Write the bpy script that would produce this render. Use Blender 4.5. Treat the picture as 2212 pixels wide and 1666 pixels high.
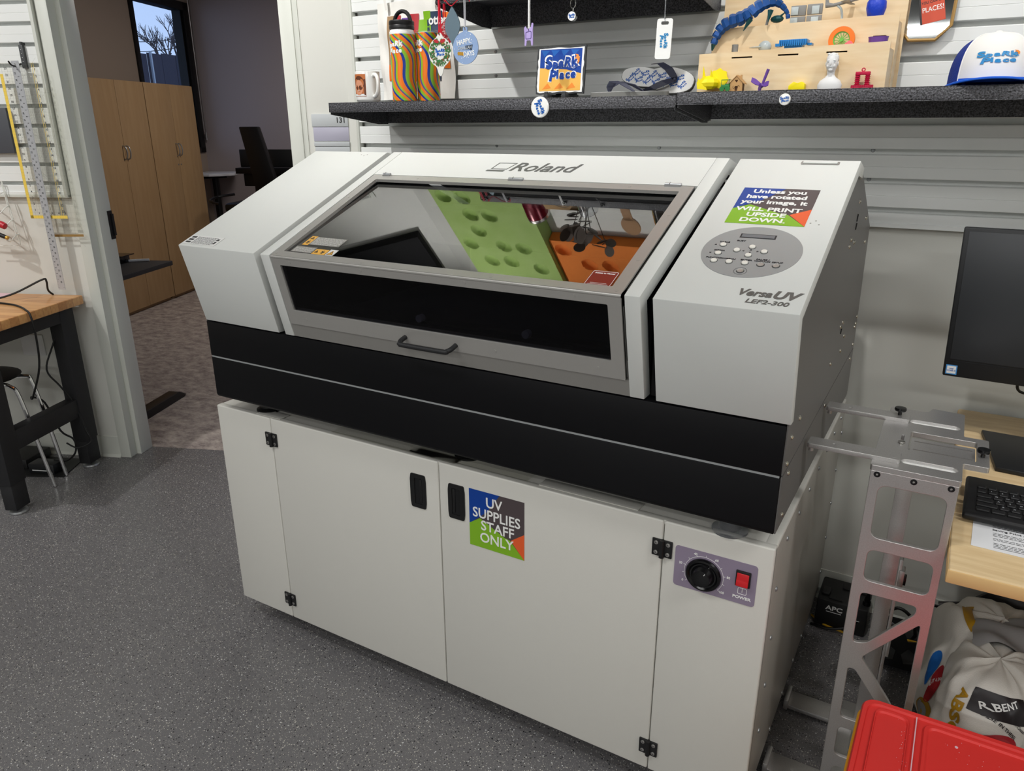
import bpy, bmesh, math, random
from mathutils import Matrix, Vector, Euler
from mathutils.bvhtree import BVHTree
for _o in list(bpy.data.objects): bpy.data.objects.remove(_o)
random.seed(7)
C = bpy.context.scene.collection
SC = bpy.context.scene
PI = math.pi
# ------------------------------------------------------------------ camera
cam_d = bpy.data.cameras.new('camera'); cam = bpy.data.objects.new('camera', cam_d); C.objects.link(cam)
YAW, PITCH, ROLL = 0.53114, 0.33566, -0.00431
fwd = Vector((-math.sin(YAW)*math.cos(PITCH), math.cos(YAW)*math.cos(PITCH), -math.sin(PITCH)))
rt = Vector((math.cos(YAW), math.sin(YAW), 0)); up = rt.cross(fwd)
r2 = rt*math.cos(ROLL)+up*math.sin(ROLL); u2 = -rt*math.sin(ROLL)+up*math.cos(ROLL)
cam.matrix_world = Matrix(((r2.x, u2.x, -fwd.x, 1.7584), (r2.y, u2.y, -fwd.y, -1.3184), (r2.z, u2.z, -fwd.z, 1.5133), (0, 0, 0, 1)))
cam_d.sensor_width = 36; cam_d.lens = 1619.5/2212*36; cam_d.clip_start = 0.02; cam_d.clip_end = 200
SC.camera = cam
SC.view_settings.view_transform = 'Standard'; SC.view_settings.look = 'None'; SC.view_settings.gamma = 1
SC.view_settings.use_curve_mapping = False; SC.view_settings.exposure = 0.0
# ------------------------------------------------------------------ world: early evening sky
W = bpy.data.worlds.new('evening_sky'); SC.world = W; W.use_nodes = True
nt = W.node_tree; nt.nodes.clear()
wo = nt.nodes.new('ShaderNodeOutputWorld'); bg = nt.nodes.new('ShaderNodeBackground'); bg.inputs['Strength'].default_value = 1.25
gc = nt.nodes.new('ShaderNodeTexCoord'); sx = nt.nodes.new('ShaderNodeSeparateXYZ'); rp = nt.nodes.new('ShaderNodeValToRGB')
nt.links.new(gc.outputs['Generated'], sx.inputs[0]); nt.links.new(sx.outputs['Z'], rp.inputs['Fac'])
rp.color_ramp.elements[0].color = (0.55, 0.70, 1.0, 1); rp.color_ramp.elements[1].color = (0.16, 0.30, 0.75, 1)
rp.color_ramp.elements[1].position = 0.9
nt.links.new(rp.outputs[0], bg.inputs['Color']); nt.links.new(bg.outputs[0], wo.inputs['Surface'])
# ------------------------------------------------------------------ frames: main wall y = WY, door wall turned 22.5 degrees
WY = 1.072
TH = math.radians(22.5)
OB = Vector((-0.3913, 1.07, 0))
MB_ = Matrix.Translation(OB) @ Matrix.Rotation(TH, 4, 'Z')      # (s, n, z) of the door wall -> world
def B(s, n, z=0): return MB_ @ Vector((s, n, z))
# ------------------------------------------------------------------ lamps
def spot(loc, target, power, size=math.radians(88), r=0.035, col=(1, 0.985, 0.96), blend=0.7):
    d = bpy.data.lights.new('track_spot', 'SPOT'); d.energy = power; d.spot_size = size; d.spot_blend = blend
    d.shadow_soft_size = r; d.color = col
    o = bpy.data.objects.new('track_spot_light', d); C.objects.link(o); o.location = loc
    o.rotation_euler = (Vector(target)-Vector(loc)).to_track_quat('-Z', 'Y').to_euler(); return o
def area(loc, sx_, sy_, power, col=(1, 1, 0.985), rz=0):
    d = bpy.data.lights.new('panel_light', 'AREA'); d.shape = 'RECTANGLE'; d.size = sx_; d.size_y = sy_; d.energy = power; d.color = col
    o = bpy.data.objects.new('panel_light', d); C.objects.link(o); o.location = loc; o.rotation_euler = (0, 0, rz); return o
SPOTS = [((-0.26, -0.05, 3.05), (0.05, 1.0, 1.90), 105), ((1.45, -0.05, 3.05), (1.35, 1.0, 1.90), 62), ((2.45, -0.05, 3.05), (2.3, 1.0, 1.8), 26),
         ((-1.75, -0.95, 3.05), (-1.85, 0.35, 1.5), 95)]
for l, t, p in SPOTS: spot(l, t, p)
PANELS = [((0.3, -1.35, 3.02), 1.2, 0.3, 22), ((3.3, -0.6, 3.02), 1.2, 0.3, 30), ((-1.9, -2.2, 3.02), 1.2, 0.3, 26), ((0.6, -4.6, 3.02), 2.4, 0.3, 78), ((3.3, -3.3, 3.02), 1.2, 0.3, 38), ((0.6, -7.2, 3.02), 2.4, 0.3, 95)]  # the two longest panels are added fill, reaching the wall under the shelf
for l, a_, b_, p in PANELS: area(l, a_, b_, p)
OFFICE_FILL = B(-0.9, 3.2, 3.0); area(OFFICE_FILL, 1.2, 0.3, 34, (1, 0.93, 0.86), TH)  # added fill lamp, lifts the office above its window light
# ------------------------------------------------------------------ materials
def lin(c):
    return tuple(((x/12.92) if x <= 0.04045 else ((x+0.055)/1.055)**2.4) for x in c)
def rgb(r, g, b): return lin((r/255, g/255, b/255))
M = {}
def mat(name, col, rough=0.5, metal=0.0, spec=0.5, coat=0.0, bump=None, trans=0.0, ior=1.45, vary=None, alpha=1.0):
    m = bpy.data.materials.new(name); m.use_nodes = True; n = m.node_tree.nodes; b = n['Principled BSDF']; L = m.node_tree.links
    b.inputs['Base Color'].default_value = (*col, 1); b.inputs['Roughness'].default_value = rough; b.inputs['Metallic'].default_value = metal
    b.inputs['Specular IOR Level'].default_value = spec; b.inputs['Coat Weight'].default_value = coat
    b.inputs['Transmission Weight'].default_value = trans; b.inputs['IOR'].default_value = ior; b.inputs['Alpha'].default_value = alpha
    tc = None
    if bump or vary: tc = n.new('ShaderNodeTexCoord')
    if bump:
        sc, st = bump; nz = n.new('ShaderNodeTexNoise'); nz.inputs['Scale'].default_value = sc; nz.inputs['Detail'].default_value = 3
        bp = n.new('ShaderNodeBump'); bp.inputs['Strength'].default_value = st; bp.inputs['Distance'].default_value = 0.002
        L.new(tc.outputs['Object'], nz.inputs['Vector']); L.new(nz.outputs['Fac'], bp.inputs['Height']); L.new(bp.outputs[0], b.inputs['Normal'])
    if vary:
        col2, sc, stretch = vary; mp = n.new('ShaderNodeMapping'); mp.inputs['Scale'].default_value = stretch
        nz = n.new('ShaderNodeTexNoise'); nz.inputs['Scale'].default_value = sc; nz.inputs['Detail'].default_value = 5
        cr = n.new('ShaderNodeValToRGB'); cr.color_ramp.elements[0].color = (*col, 1); cr.color_ramp.elements[1].color = (*col2, 1)
        cr.color_ramp.elements[0].position = 0.35; cr.color_ramp.elements[1].position = 0.68
        L.new(tc.outputs['Object'], mp.inputs[0]); L.new(mp.outputs[0], nz.inputs['Vector']); L.new(nz.outputs['Fac'], cr.inputs[0]); L.new(cr.outputs[0], b.inputs['Base Color'])
    M[name] = m; return m
mat('wall_paint', rgb(214, 214, 207), 0.55, bump=(300, 0.05))
mat('trim_paint', rgb(208, 210, 202), 0.35)
mat('slat_pvc', rgb(234, 236, 234), 0.32)
mat('office_side_wall', rgb(160, 146, 134), 0.7)
mat('office_back_wall', rgb(168, 158, 160), 0.7)
mat('ceiling_black', rgb(118, 118, 118), 0.9)
mat('printer_white', rgb(214, 216, 213), 0.42, bump=(900, 0.08))
mat('printer_black', rgb(10, 10, 13), 0.5, spec=0.25, bump=(1200, 0.05))
mat('printer_side', rgb(106, 104, 102), 0.4, metal=0.15, bump=(1500, 0.05))
mat('lid_metal', rgb(176, 174, 170), 0.36, metal=0.35, bump=(1200, 0.05))
mat('apron_grey', rgb(146, 144, 140), 0.45, metal=0.2)
mat('cab_white', rgb(211, 209, 202), 0.38, bump=(700, 0.12))
mat('cab_side', rgb(176, 172, 164), 0.36, metal=0.25, bump=(900, 0.05))
mat('black_plastic', rgb(22, 22, 23), 0.45)
mat('black_gloss', rgb(10, 10, 12), 0.2)
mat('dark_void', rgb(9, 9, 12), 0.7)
mat('bed_dark', rgb(30, 31, 38), 0.5)
mat('steel', rgb(200, 198, 194), 0.28, metal=1.0)
mat('screw', rgb(205, 200, 188), 0.25, metal=1.0)
mat('chrome', rgb(225, 225, 225), 0.08, metal=1.0)
mat('alu', rgb(200, 198, 197), 0.34, metal=0.8, bump=(1800, 0.08), vary=(rgb(190, 188, 186), 400, (1, 1, 1)))
mat('alu_milled', rgb(244, 244, 242), 0.3, metal=0.35)
mat('logo_grey', rgb(112, 114, 112), 0.4, metal=0.3)
mat('panel_grey', rgb(158, 161, 162), 0.4, metal=0.1)
mat('ruler_yellow', rgb(240, 208, 92), 0.4); mat('grid_grey', rgb(128, 126, 120), 0.5)
mat('lcd', rgb(110, 118, 124), 0.25)
mat('button_white', rgb(232, 230, 222), 0.35)
mat('ink_dark', rgb(52, 52, 54), 0.5)
mat('white_ink', rgb(240, 240, 238), 0.45)
mat('sg_blue', rgb(10, 62, 150), 0.35); mat('sg_grey', rgb(80, 70, 72), 0.35); mat('sg_green', rgb(130, 182, 38), 0.35); mat('sg_orange', rgb(232, 96, 48), 0.35)
mat('hammer_black', rgb(30, 30, 32), 0.38, spec=0.6, bump=(210, 1.6), vary=(rgb(104, 104, 110), 260, (1, 1, 1)))
mat('ply', rgb(232, 210, 174), 0.5, vary=(rgb(222, 194, 152), 9, (1, 1, 7)))
mat('beech', rgb(170, 140, 102), 0.5, vary=(rgb(162, 131, 93), 5, (6, 6, 0.6)))
mat('desk_maple', rgb(230, 204, 160), 0.4, vary=(rgb(216, 186, 140), 14, (0.5, 5, 5)))
mat('desk_edge', rgb(222, 184, 126), 0.45)
mat('purple_panel', rgb(142, 130, 150), 0.5)
mat('red_switch', rgb(196, 18, 28), 0.25, spec=0.6)
mat('label_white', rgb(225, 225, 224), 0.5)
mat('label_yellow', rgb(236, 180, 82), 0.45)
mat('red_label', rgb(130, 40, 28), 0.5)
mat('clear_sheet', rgb(235, 238, 242), 0.1, trans=0.9, ior=1.25)
mat('ceramic', rgb(238, 238, 235), 0.12, spec=0.6)
mat('skin_print', rgb(214, 150, 118), 0.4); mat('hair_print', rgb(96, 52, 32), 0.5); mat('eye_print', rgb(40, 24, 20), 0.5); mat('orange_print', rgb(190, 110, 60), 0.4)
mat('ribbon_red', rgb(190, 20, 42), 0.35); mat('ribbon_grey', rgb(190, 190, 196), 0.35)
mat('orn_white', rgb(225, 224, 218), 0.3); mat('orn_green', rgb(70, 104, 62), 0.5); mat('orn_grey', rgb(108, 128, 140), 0.35, metal=0.3)
mat('orn_blue', rgb(138, 162, 200), 0.35); mat('orn_navy', rgb(44, 62, 86), 0.4); mat('gold', rgb(200, 152, 60), 0.35, metal=0.4)
mat('logo_blue', rgb(18, 92, 176), 0.4); mat('logo_cyan', rgb(30, 132, 190), 0.4); mat('logo_orange', rgb(238, 140, 50), 0.4)
mat('violet', rgb(178, 160, 214), 0.35); mat('dark_outline', rgb(86, 66, 140), 0.4)
mat('slate', rgb(52, 54, 56), 0.6, bump=(160, 0.5)); mat('rubber_grey', rgb(122, 122, 118), 0.6); mat('strap_navy', rgb(62, 64, 80), 0.4)
mat('toy_yellow', rgb(246, 226, 20), 0.4); mat('toy_green', rgb(44, 120, 60), 0.4); mat('toy_wood', rgb(190, 148, 96), 0.5); mat('wood_burn', rgb(96, 62, 34), 0.6)
mat('toy_purple', rgb(104, 70, 150), 0.25); mat('toy_red', rgb(186, 14, 62), 0.4); mat('toy_bluesheen', rgb(30, 120, 190), 0.3, metal=0.2)
mat('plaster', rgb(216, 216, 216), 0.5); mat('toy_orange', rgb(238, 120, 34), 0.4); mat('toy_pink', rgb(232, 100, 110), 0.4); mat('toy_lime', rgb(110, 190, 80), 0.4)
mat('serpent_blue', rgb(24, 74, 140), 0.3, metal=0.3); mat('serpent_green', rgb(20, 70, 72), 0.3, metal=0.3); mat('grey_print', rgb(130, 130, 128), 0.4); mat('grey_light', rgb(180, 190, 192), 0.3)
mat('vase_blue', rgb(20, 60, 190), 0.4, bump=(200, 0.5)); mat('mirror', rgb(235, 238, 238), 0.03, metal=1.0); mat('gold_frame', rgb(176, 140, 84), 0.4, metal=0.4)
mat('book_red', rgb(206, 84, 60), 0.5); mat('cap_white', rgb(232, 230, 226), 0.8); mat('cap_blue', rgb(16, 92, 210), 0.6); mat('cap_navy', rgb(22, 52, 140), 0.8, bump=(350, 1.0))
mat('tote', rgb(236, 234, 228), 0.85, bump=(60, 0.4))
mat('sign_grey', rgb(186, 190, 192), 0.5); mat('sign_strip', rgb(176, 174, 190), 0.3)
mat('bench_black', rgb(34, 34, 36), 0.55, bump=(500, 0.2)); mat('steel_dull', rgb(170, 172, 174), 0.35, metal=0.7); mat('ruler_steel', rgb(196, 198, 202), 0.35, metal=0.35)
mat('bracket_grey', rgb(72, 74, 76), 0.5)
mat('wire_white', rgb(230, 232, 226), 0.4); mat('handle_red', rgb(190, 40, 54), 0.35); mat('cable_black', rgb(24, 24, 24), 0.5); mat('yellow_cable', rgb(196, 150, 30), 0.5)
mat('paper', rgb(232, 233, 236), 0.6); mat('paper_pink', rgb(226, 190, 200), 0.6); mat('sheer_grey', rgb(76, 78, 84), 0.6)
mat('red_bin', rgb(214, 50, 46), 0.5, bump=(60, 0.1)); mat('bin_body', rgb(214, 150, 30), 0.5)
mat('bag_white', rgb(226, 222, 214), 0.4, bump=(500, 0.35)); mat('bag_gold', rgb(176, 132, 18), 0.45); mat('bag_black', rgb(36, 30, 32), 0.45); mat('bag_blue', rgb(30, 106, 190), 0.45); mat('bag_red', rgb(176, 40, 48), 0.45); mat('bag_grey', rgb(150, 148, 148), 0.45)
mat('monitor_black', rgb(26, 27, 29), 0.4); mat('screen', rgb(44, 46, 49), 0.35); mat('badge_blue', rgb(70, 140, 200), 0.35)
mat('key_black', rgb(24, 24, 26), 0.45); mat('key_ink', rgb(160, 162, 166), 0.5)
mat('frame_black', rgb(14, 15, 18), 0.4); mat('fence_dark', rgb(66, 62, 72), 0.8, vary=(rgb(50, 50, 62), 3, (30, 30, 0.2))); mat('bark', rgb(92, 84, 82), 0.9)
mat('ground', rgb(90, 88, 84), 0.9); mat('white_desk', rgb(214, 216, 222), 0.4)
mat('felt_green', rgb(168, 198, 112), 0.9, bump=(80, 0.3), vary=(rgb(176, 204, 124), 12, (1, 1, 1))); mat('felt_orange', rgb(244, 138, 58), 0.9, bump=(80, 0.4))
mat('tumbler_red', rgb(120, 20, 40), 0.25, metal=0.3); mat('cork', rgb(178, 144, 100), 0.9, bump=(300, 0.8)); mat('leaf_brown', rgb(92, 80, 70), 0.6); mat('leather', rgb(166, 124, 82), 0.6)
mat('lamp_white', rgb(230, 230, 230), 0.5); mat('carton', rgb(160, 130, 96), 0.7)
mat('ceiling_dark', rgb(22, 22, 24), 0.9, bump=(60, 1.0))
def emis(name, col, st):
    m = bpy.data.materials.new(name); m.use_nodes = True; b = m.node_tree.nodes['Principled BSDF']
    b.inputs['Base Color'].default_value = (0.8, 0.8, 0.8, 1); b.inputs['Emission Color'].default_value = (*col, 1); b.inputs['Emission Strength'].default_value = st; M[name] = m
emis('lamp_glow', (1, 0.96, 0.9), 6.0)
def glass(name, tint, refl_ior, rough=0.0):
    m = bpy.data.materials.new(name); m.use_nodes = True; n = m.node_tree.nodes; L = m.node_tree.links; n.clear()
    o = n.new('ShaderNodeOutputMaterial'); mx = n.new('ShaderNodeMixShader'); t = n.new('ShaderNodeBsdfTransparent'); g = n.new('ShaderNodeBsdfGlossy'); f = n.new('ShaderNodeFresnel')
    t.inputs[0].default_value = (*tint, 1); g.inputs['Roughness'].default_value = rough
    ge = n.new('ShaderNodeNewGeometry'); mi_ = n.new('ShaderNodeMix'); mi_.inputs[2].default_value = refl_ior; mi_.inputs[3].default_value = 1/refl_ior
    L.new(ge.outputs['Backfacing'], mi_.inputs[0]); L.new(mi_.outputs[0], f.inputs['IOR'])
    L.new(f.outputs[0], mx.inputs[0]); L.new(t.outputs[0], mx.inputs[1]); L.new(g.outputs[0], mx.inputs[2]); L.new(mx.outputs[0], o.inputs[0]); M[name] = m
glass('lid_glass', (0.5, 0.51, 0.53), 2.9)
glass('front_glass', (0.4, 0.4, 0.43), 1.3)
glass('window_glass', (0.92, 0.95, 0.97), 1.45)
glass('clear_acrylic', (0.99, 0.99, 0.98), 1.12)
# vinyl floor with pale and dark chips
def floor_vinyl():
    m = bpy.data.materials.new('vinyl_speckled'); m.use_nodes = True; n = m.node_tree.nodes; L = m.node_tree.links; b = n['Principled BSDF']
    tc = n.new('ShaderNodeTexCoord')
    def chips(scale, thr, seed):
        mp = n.new('ShaderNodeMapping'); mp.inputs['Location'].default_value = (seed, seed*2, 0)
        v = n.new('ShaderNodeTexVoronoi'); v.inputs['Scale'].default_value = scale
        L.new(tc.outputs['Object'], mp.inputs[0]); L.new(mp.outputs[0], v.inputs['Vector'])
        sp = n.new('ShaderNodeSeparateColor'); L.new(v.outputs['Color'], sp.inputs[0])
        a = n.new('ShaderNodeMath'); a.operation = 'MULTIPLY'; L.new(sp.outputs[0], a.inputs[0]); a.inputs[1].default_value = thr
        c = n.new('ShaderNodeMath'); c.operation = 'LESS_THAN'; L.new(v.outputs['Distance'], c.inputs[0]); L.new(a.outputs[0], c.inputs[1]); return c
    nz = n.new('ShaderNodeTexNoise'); nz.inputs['Scale'].default_value = 600; nz.inputs['Detail'].default_value = 2; L.new(tc.outputs['Object'], nz.inputs['Vector'])
    cr = n.new('ShaderNodeValToRGB'); L.new(nz.outputs['Fac'], cr.inputs[0]); cr.color_ramp.elements[0].position = 0.35; cr.color_ramp.elements[1].position = 0.65
    cr.color_ramp.elements[0].color = (*rgb(90, 89, 91), 1); cr.color_ramp.elements[1].color = (*rgb(116, 114, 115), 1)
    last = cr.outputs[0]
    for sc, thr, sd, col in ((165, 0.27, 0, rgb(200, 196, 186)), (135, 0.31, 3.3, rgb(34, 34, 38)), (260, 0.32, 7.1, rgb(165, 162, 156)), (110, 0.22, 9.1, rgb(200, 200, 200))):
        c = chips(sc, thr, sd); mx = n.new('ShaderNodeMix'); mx.data_type = 'RGBA'; L.new(c.outputs[0], mx.inputs[0]); L.new(last, mx.inputs[6]); mx.inputs[7].default_value = (*col, 1); last = mx.outputs[2]
    L.new(last, b.inputs['Base Color']); b.inputs['Roughness'].default_value = 0.36
    bp = n.new('ShaderNodeBump'); bp.inputs['Strength'].default_value = 0.25; bp.inputs['Distance'].default_value = 0.001
    n2 = n.new('ShaderNodeTexNoise'); n2.inputs['Scale'].default_value = 160; L.new(tc.outputs['Object'], n2.inputs['Vector']); L.new(n2.outputs['Fac'], bp.inputs['Height']); L.new(bp.outputs[0], b.inputs['Normal'])
    M['vinyl'] = m
floor_vinyl()
def carpet():
    m = bpy.data.materials.new('carpet_mottled'); m.use_nodes = True; n = m.node_tree.nodes; L = m.node_tree.links; b = n['Principled BSDF']
    tc = n.new('ShaderNodeTexCoord'); a = n.new('ShaderNodeTexNoise'); a.inputs['Scale'].default_value = 9; a.inputs['Detail'].default_value = 12; a.inputs['Roughness'].default_value = 0.75
    mp = n.new('ShaderNodeMapping'); mp.inputs['Scale'].default_value = (1.3, 1.9, 1); L.new(tc.outputs['Object'], mp.inputs[0]); L.new(mp.outputs[0], a.inputs['Vector'])
    cr = n.new('ShaderNodeValToRGB'); L.new(a.outputs['Fac'], cr.inputs[0]); cr.color_ramp.elements[0].position = 0.36; cr.color_ramp.elements[1].position = 0.66
    cr.color_ramp.elements[0].color = (*rgb(122, 110, 108), 1); cr.color_ramp.elements[1].color = (*rgb(196, 184, 174), 1)
    L.new(cr.outputs[0], b.inputs['Base Color']); b.inputs['Roughness'].default_value = 0.95
    bp = n.new('ShaderNodeBump'); bp.inputs['Strength'].default_value = 0.5; z = n.new('ShaderNodeTexNoise'); z.inputs['Scale'].default_value = 300; L.new(tc.outputs['Object'], z.inputs['Vector']); L.new(z.outputs['Fac'], bp.inputs['Height']); bp.inputs['Distance'].default_value = 0.003; L.new(bp.outputs[0], b.inputs['Normal'])
    M['carpet'] = m
carpet()
# wavy stripes running down a bottle; coordinate x of the bottle's own frame and height
def stripes():
    m = bpy.data.materials.new('swirl_stripes'); m.use_nodes = True; n = m.node_tree.nodes; L = m.node_tree.links; b = n['Principled BSDF']
    tc = n.new('ShaderNodeTexCoord'); s = n.new('ShaderNodeSeparateXYZ'); L.new(tc.outputs['UV'], s.inputs[0])
    def ma(op, a, c=None):
        k = n.new('ShaderNodeMath'); k.operation = op
        for i, v in enumerate((a, c)):
            if v is None: continue
            if isinstance(v, (int, float)): k.inputs[i].default_value = v
            else: L.new(v, k.inputs[i])
        return k.outputs[0]
    sn = ma('SINE', ma('MULTIPLY', s.outputs['Y'], 6.6)); u = ma('ADD', ma('MULTIPLY', s.outputs['X'], 4.0), ma('MULTIPLY', sn, 0.34))
    u = ma('ADD', u, ma('MULTIPLY', s.outputs['Y'], 1.9)); fr = ma('FRACT', u)
    cr = n.new('ShaderNodeValToRGB'); cr.color_ramp.interpolation = 'CONSTANT'; L.new(fr, cr.inputs[0])
    E = cr.color_ramp.elements; O = (*rgb(240, 124, 34), 1); G = (*rgb(140, 190, 50), 1); N = (*rgb(34, 60, 150), 1); P = (*rgb(96, 84, 140), 1)
    E[0].position = 0; E[0].color = O; E[1].position = 0.27; E[1].color = N
    for p, c in ((0.42, G), (0.62, O), (0.80, P), (0.90, G)):
        e = E.new(p); e.color = c
    L.new(cr.outputs[0], b.inputs['Base Color']); b.inputs['Roughness'].default_value = 0.2; M['swirl'] = m
stripes()
# ------------------------------------------------------------------ mesh helper
class G:
    def __init__(s, Mx=None): s.bm = bmesh.new(); s.M = Mx.copy() if Mx is not None else Matrix.Identity(4); s.mi = 0; s.uv = None
    def _v(s, p): return s.bm.verts.new(s.M @ Vector(p))
    def _f(s, vs):
        try:
            f = s.bm.faces.new(vs); f.material_index = s.mi; f.smooth = True; return f
        except ValueError: return None
    def box(s, x0, x1, y0, y1, z0, z1, bev=0, seg=2):
        x0, x1 = sorted((x0, x1)); y0, y1 = sorted((y0, y1)); z0, z1 = sorted((z0, z1))
        v = [s._v((x, y, z)) for z in (z0, z1) for y in (y0, y1) for x in (x0, x1)]
        fs = [s._f([v[i] for i in q]) for q in ((0, 2, 3, 1), (4, 5, 7, 6), (0, 1, 5, 4), (2, 6, 7, 3), (0, 4, 6, 2), (1, 3, 7, 5))]
        if bev:
            es = {e for f in fs for e in f.edges}
            r = bmesh.ops.bevel(s.bm, geom=list(es), offset=bev, segments=seg, affect='EDGES', profile=0.5)
            for f in r['faces']: f.material_index = s.mi; f.smooth = True
        return s
    def prism(s, pts, ax, a, b, bev=0):
        def P(p, h): return {'x': (h, p[0], p[1]), 'y': (p[0], h, p[1]), 'z': (p[0], p[1], h)}[ax]
        A = [s._v(P(p, a)) for p in pts]; Bv = [s._v(P(p, b)) for p in pts]; n = len(pts)
        fs = [s._f(A[::-1]), s._f(Bv)] + [s._f([A[i], A[(i+1) % n], Bv[(i+1) % n], Bv[i]]) for i in range(n)]
        if bev:
            es = {e for f in fs if f for e in f.edges}
            r = bmesh.ops.bevel(s.bm, geom=list(es), offset=bev, segments=2, affect='EDGES', profile=0.5)
            for f in r['faces']: f.material_index = s.mi; f.smooth = True
        return s
    def ring(s, c, ax1, ax2, r, n, rr=None):
        rr = rr or r
        return [s._v(Vector(c)+ax1*(math.cos(2*PI*i/n)*r)+ax2*(math.sin(2*PI*i/n)*rr)) for i in range(n)]
    def loft(s, rings, cap=True, closed=False):
        m = len(rings); n = len(rings[0])
        for k in range(m-(0 if closed else 1)):
            A, Bq = rings[k], rings[(k+1) % m]
            for i in range(n): s._f([A[i], A[(i+1) % n], Bq[(i+1) % n], Bq[i]])
        if cap and not closed: s._f(rings[0][::-1]); s._f(rings[-1])
        return s
    def cyl(s, p0, p1, r, r2=None, n=20, cap=True):
        p0 = Vector(p0); p1 = Vector(p1); d = (p1-p0).normalized(); a = d.orthogonal().normalized(); b = d.cross(a)
        return s.loft([s.ring(p0, a, b, r, n), s.ring(p1, a, b, r if r2 is None else r2, n)], cap)
    def tube(s, pts, r, n=8, closed=False, smooth=0):
        P = [Vector(p) for p in pts]
        if smooth:
            Q = []; m = len(P)
            rng = range(m) if closed else range(m-1)
            for i in rng:
                p0 = P[(i-1) % m] if (closed or i > 0) else P[i]; p1 = P[i]; p2 = P[(i+1) % m]; p3 = P[(i+2) % m] if (closed or i+2 < m) else P[(i+1) % m]
                for k in range(smooth):
                    t = k/smooth; Q.append(0.5*((2*p1)+(-p0+p2)*t+(2*p0-5*p1+4*p2-p3)*t*t+(-p0+3*p1-3*p2+p3)*t**3))
            if not closed: Q.append(P[-1])
            P = Q
        rings = []; a = None; m = len(P)
        for i, p in enumerate(P):
            if closed: d = P[(i+1) % m]-P[(i-1) % m]
            else: d = P[min(i+1, m-1)]-P[max(i-1, 0)]
            if d.length < 1e-9: d = Vector((0, 0, 1))
            d.normalize()
            if a is None: a = d.orthogonal().normalized()
            a = (a-d*a.dot(d)); a = a.normalized() if a.length > 1e-6 else d.orthogonal().normalized()
            rr = r[i*len(r)//m] if isinstance(r, (list, tuple)) else r
            rings.append(s.ring(p, a, d.cross(a), rr, n))
        return s.loft(rings, True, closed)
    def lathe(s, prof, c=(0, 0, 0), n=28, sx=1, sy=1, cap=True, uv=False):
        c = Vector(c); rings = []
        for r, z in prof: rings.append([s._v(c+Vector((math.cos(2*PI*i/n)*r*sx, math.sin(2*PI*i/n)*r*sy, z))) for i in range(n)])
        s.loft(rings, cap)
        if uv:
            lay = s.bm.loops.layers.uv.verify(); s.bm.verts.index_update(); idx = {}
            z0, z1 = prof[0][1], prof[-1][1]
            for k, rg in enumerate(rings):
                for i, v in enumerate(rg): idx[v] = (i/n, (prof[k][1]-min(z0, z1))/abs(z1-z0))
            for f in s.bm.faces:
                if all(l.vert in idx for l in f.loops):
                    us = [idx[l.vert][0] for l in f.loops]; wrap = max(us)-min(us) > 0.5
                    for l in f.loops:
                        u_, v_ = idx[l.vert]; l[lay].uv = (u_+1 if wrap and u_ < 0.5 else u_, v_)
        return s
    def sph(s, c, r, u=20, v=12):
        if not isinstance(r, (tuple, list)): r = (r, r, r)
        c = Vector(c); rings = []
        for k in range(1, v):
            t = PI*k/v; rings.append([s._v(c+Vector((math.cos(2*PI*i/u)*math.sin(t)*r[0], math.sin(2*PI*i/u)*math.sin(t)*r[1], -math.cos(t)*r[2]))) for i in range(u)])
        s.loft(rings, False); b = s._v(c+Vector((0, 0, -r[2]))); t = s._v(c+Vector((0, 0, r[2])))
        for i in range(u): s._f([b, rings[0][(i+1) % u], rings[0][i]]); s._f([t, rings[-1][i], rings[-1][(i+1) % u]])
        return s
    def poly(s, pts): s._f([s._v(p) for p in pts]); return s
    def grid(s, fn, nu, nv):
        V = [[s._v(fn(i/nu, j/nv)) for i in range(nu+1)] for j in range(nv+1)]
        for j in range(nv):
            for i in range(nu): s._f([V[j][i], V[j][i+1], V[j+1][i+1], V[j+1][i]])
        return s
    def mesh(s, me, Mx=None):
        T = s.M @ (Mx if Mx is not None else Matrix.Identity(4)); vs = [s.bm.verts.new(T @ v.co) for v in me.vertices]
        for p in me.polygons: s._f([vs[i] for i in p.vertices])
        return s
    def build(s, name, mats, parent=None, label=None, recalc=True, sharp=32):
        if recalc: bmesh.ops.recalc_face_normals(s.bm, faces=s.bm.faces)
        me = bpy.data.meshes.new(name); s.bm.to_mesh(me); s.bm.free()
        me.set_sharp_from_angle(angle=math.radians(sharp))
        for m in (mats if isinstance(mats, (list, tuple)) else [mats]): me.materials.append(M[m])
        o = bpy.data.objects.new(name, me); C.objects.link(o)
        if parent is not None: adopt(o, parent)
        if label: o['label'] = label
        return o
def adopt(o, parent):
    o.parent = parent; T = parent.get('_loc')
    if T is not None: o.matrix_parent_inverse = Matrix.Translation(-Vector(T))
def thing(name, loc, label, cat, group=None):
    o = bpy.data.objects.new(name, None); C.objects.link(o); o.location = loc; o['_loc'] = list(loc); o.empty_display_size = 0.05
    o['label'] = label; o['category'] = cat
    if group: o['group'] = group
    return o
def tag(o, label, cat, group=None, kind=None):
    o['label'] = label; o['category'] = cat
    if group: o['group'] = group
    if kind: o['kind'] = kind
    return o
def struct(o): o['kind'] = 'structure'; return o
def dup(root, delta, label=None, mats=None):
    r = root.copy(); C.objects.link(r); r.location = Vector(root.location)+Vector(delta)
    if label: r['label'] = label
    def rec(src, dst):
        for ch in src.children:
            c = ch.copy(); C.objects.link(c); c.parent = dst; c.matrix_parent_inverse = ch.matrix_parent_inverse.copy()
            rec(ch, c)
    rec(root, r); return r
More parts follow.
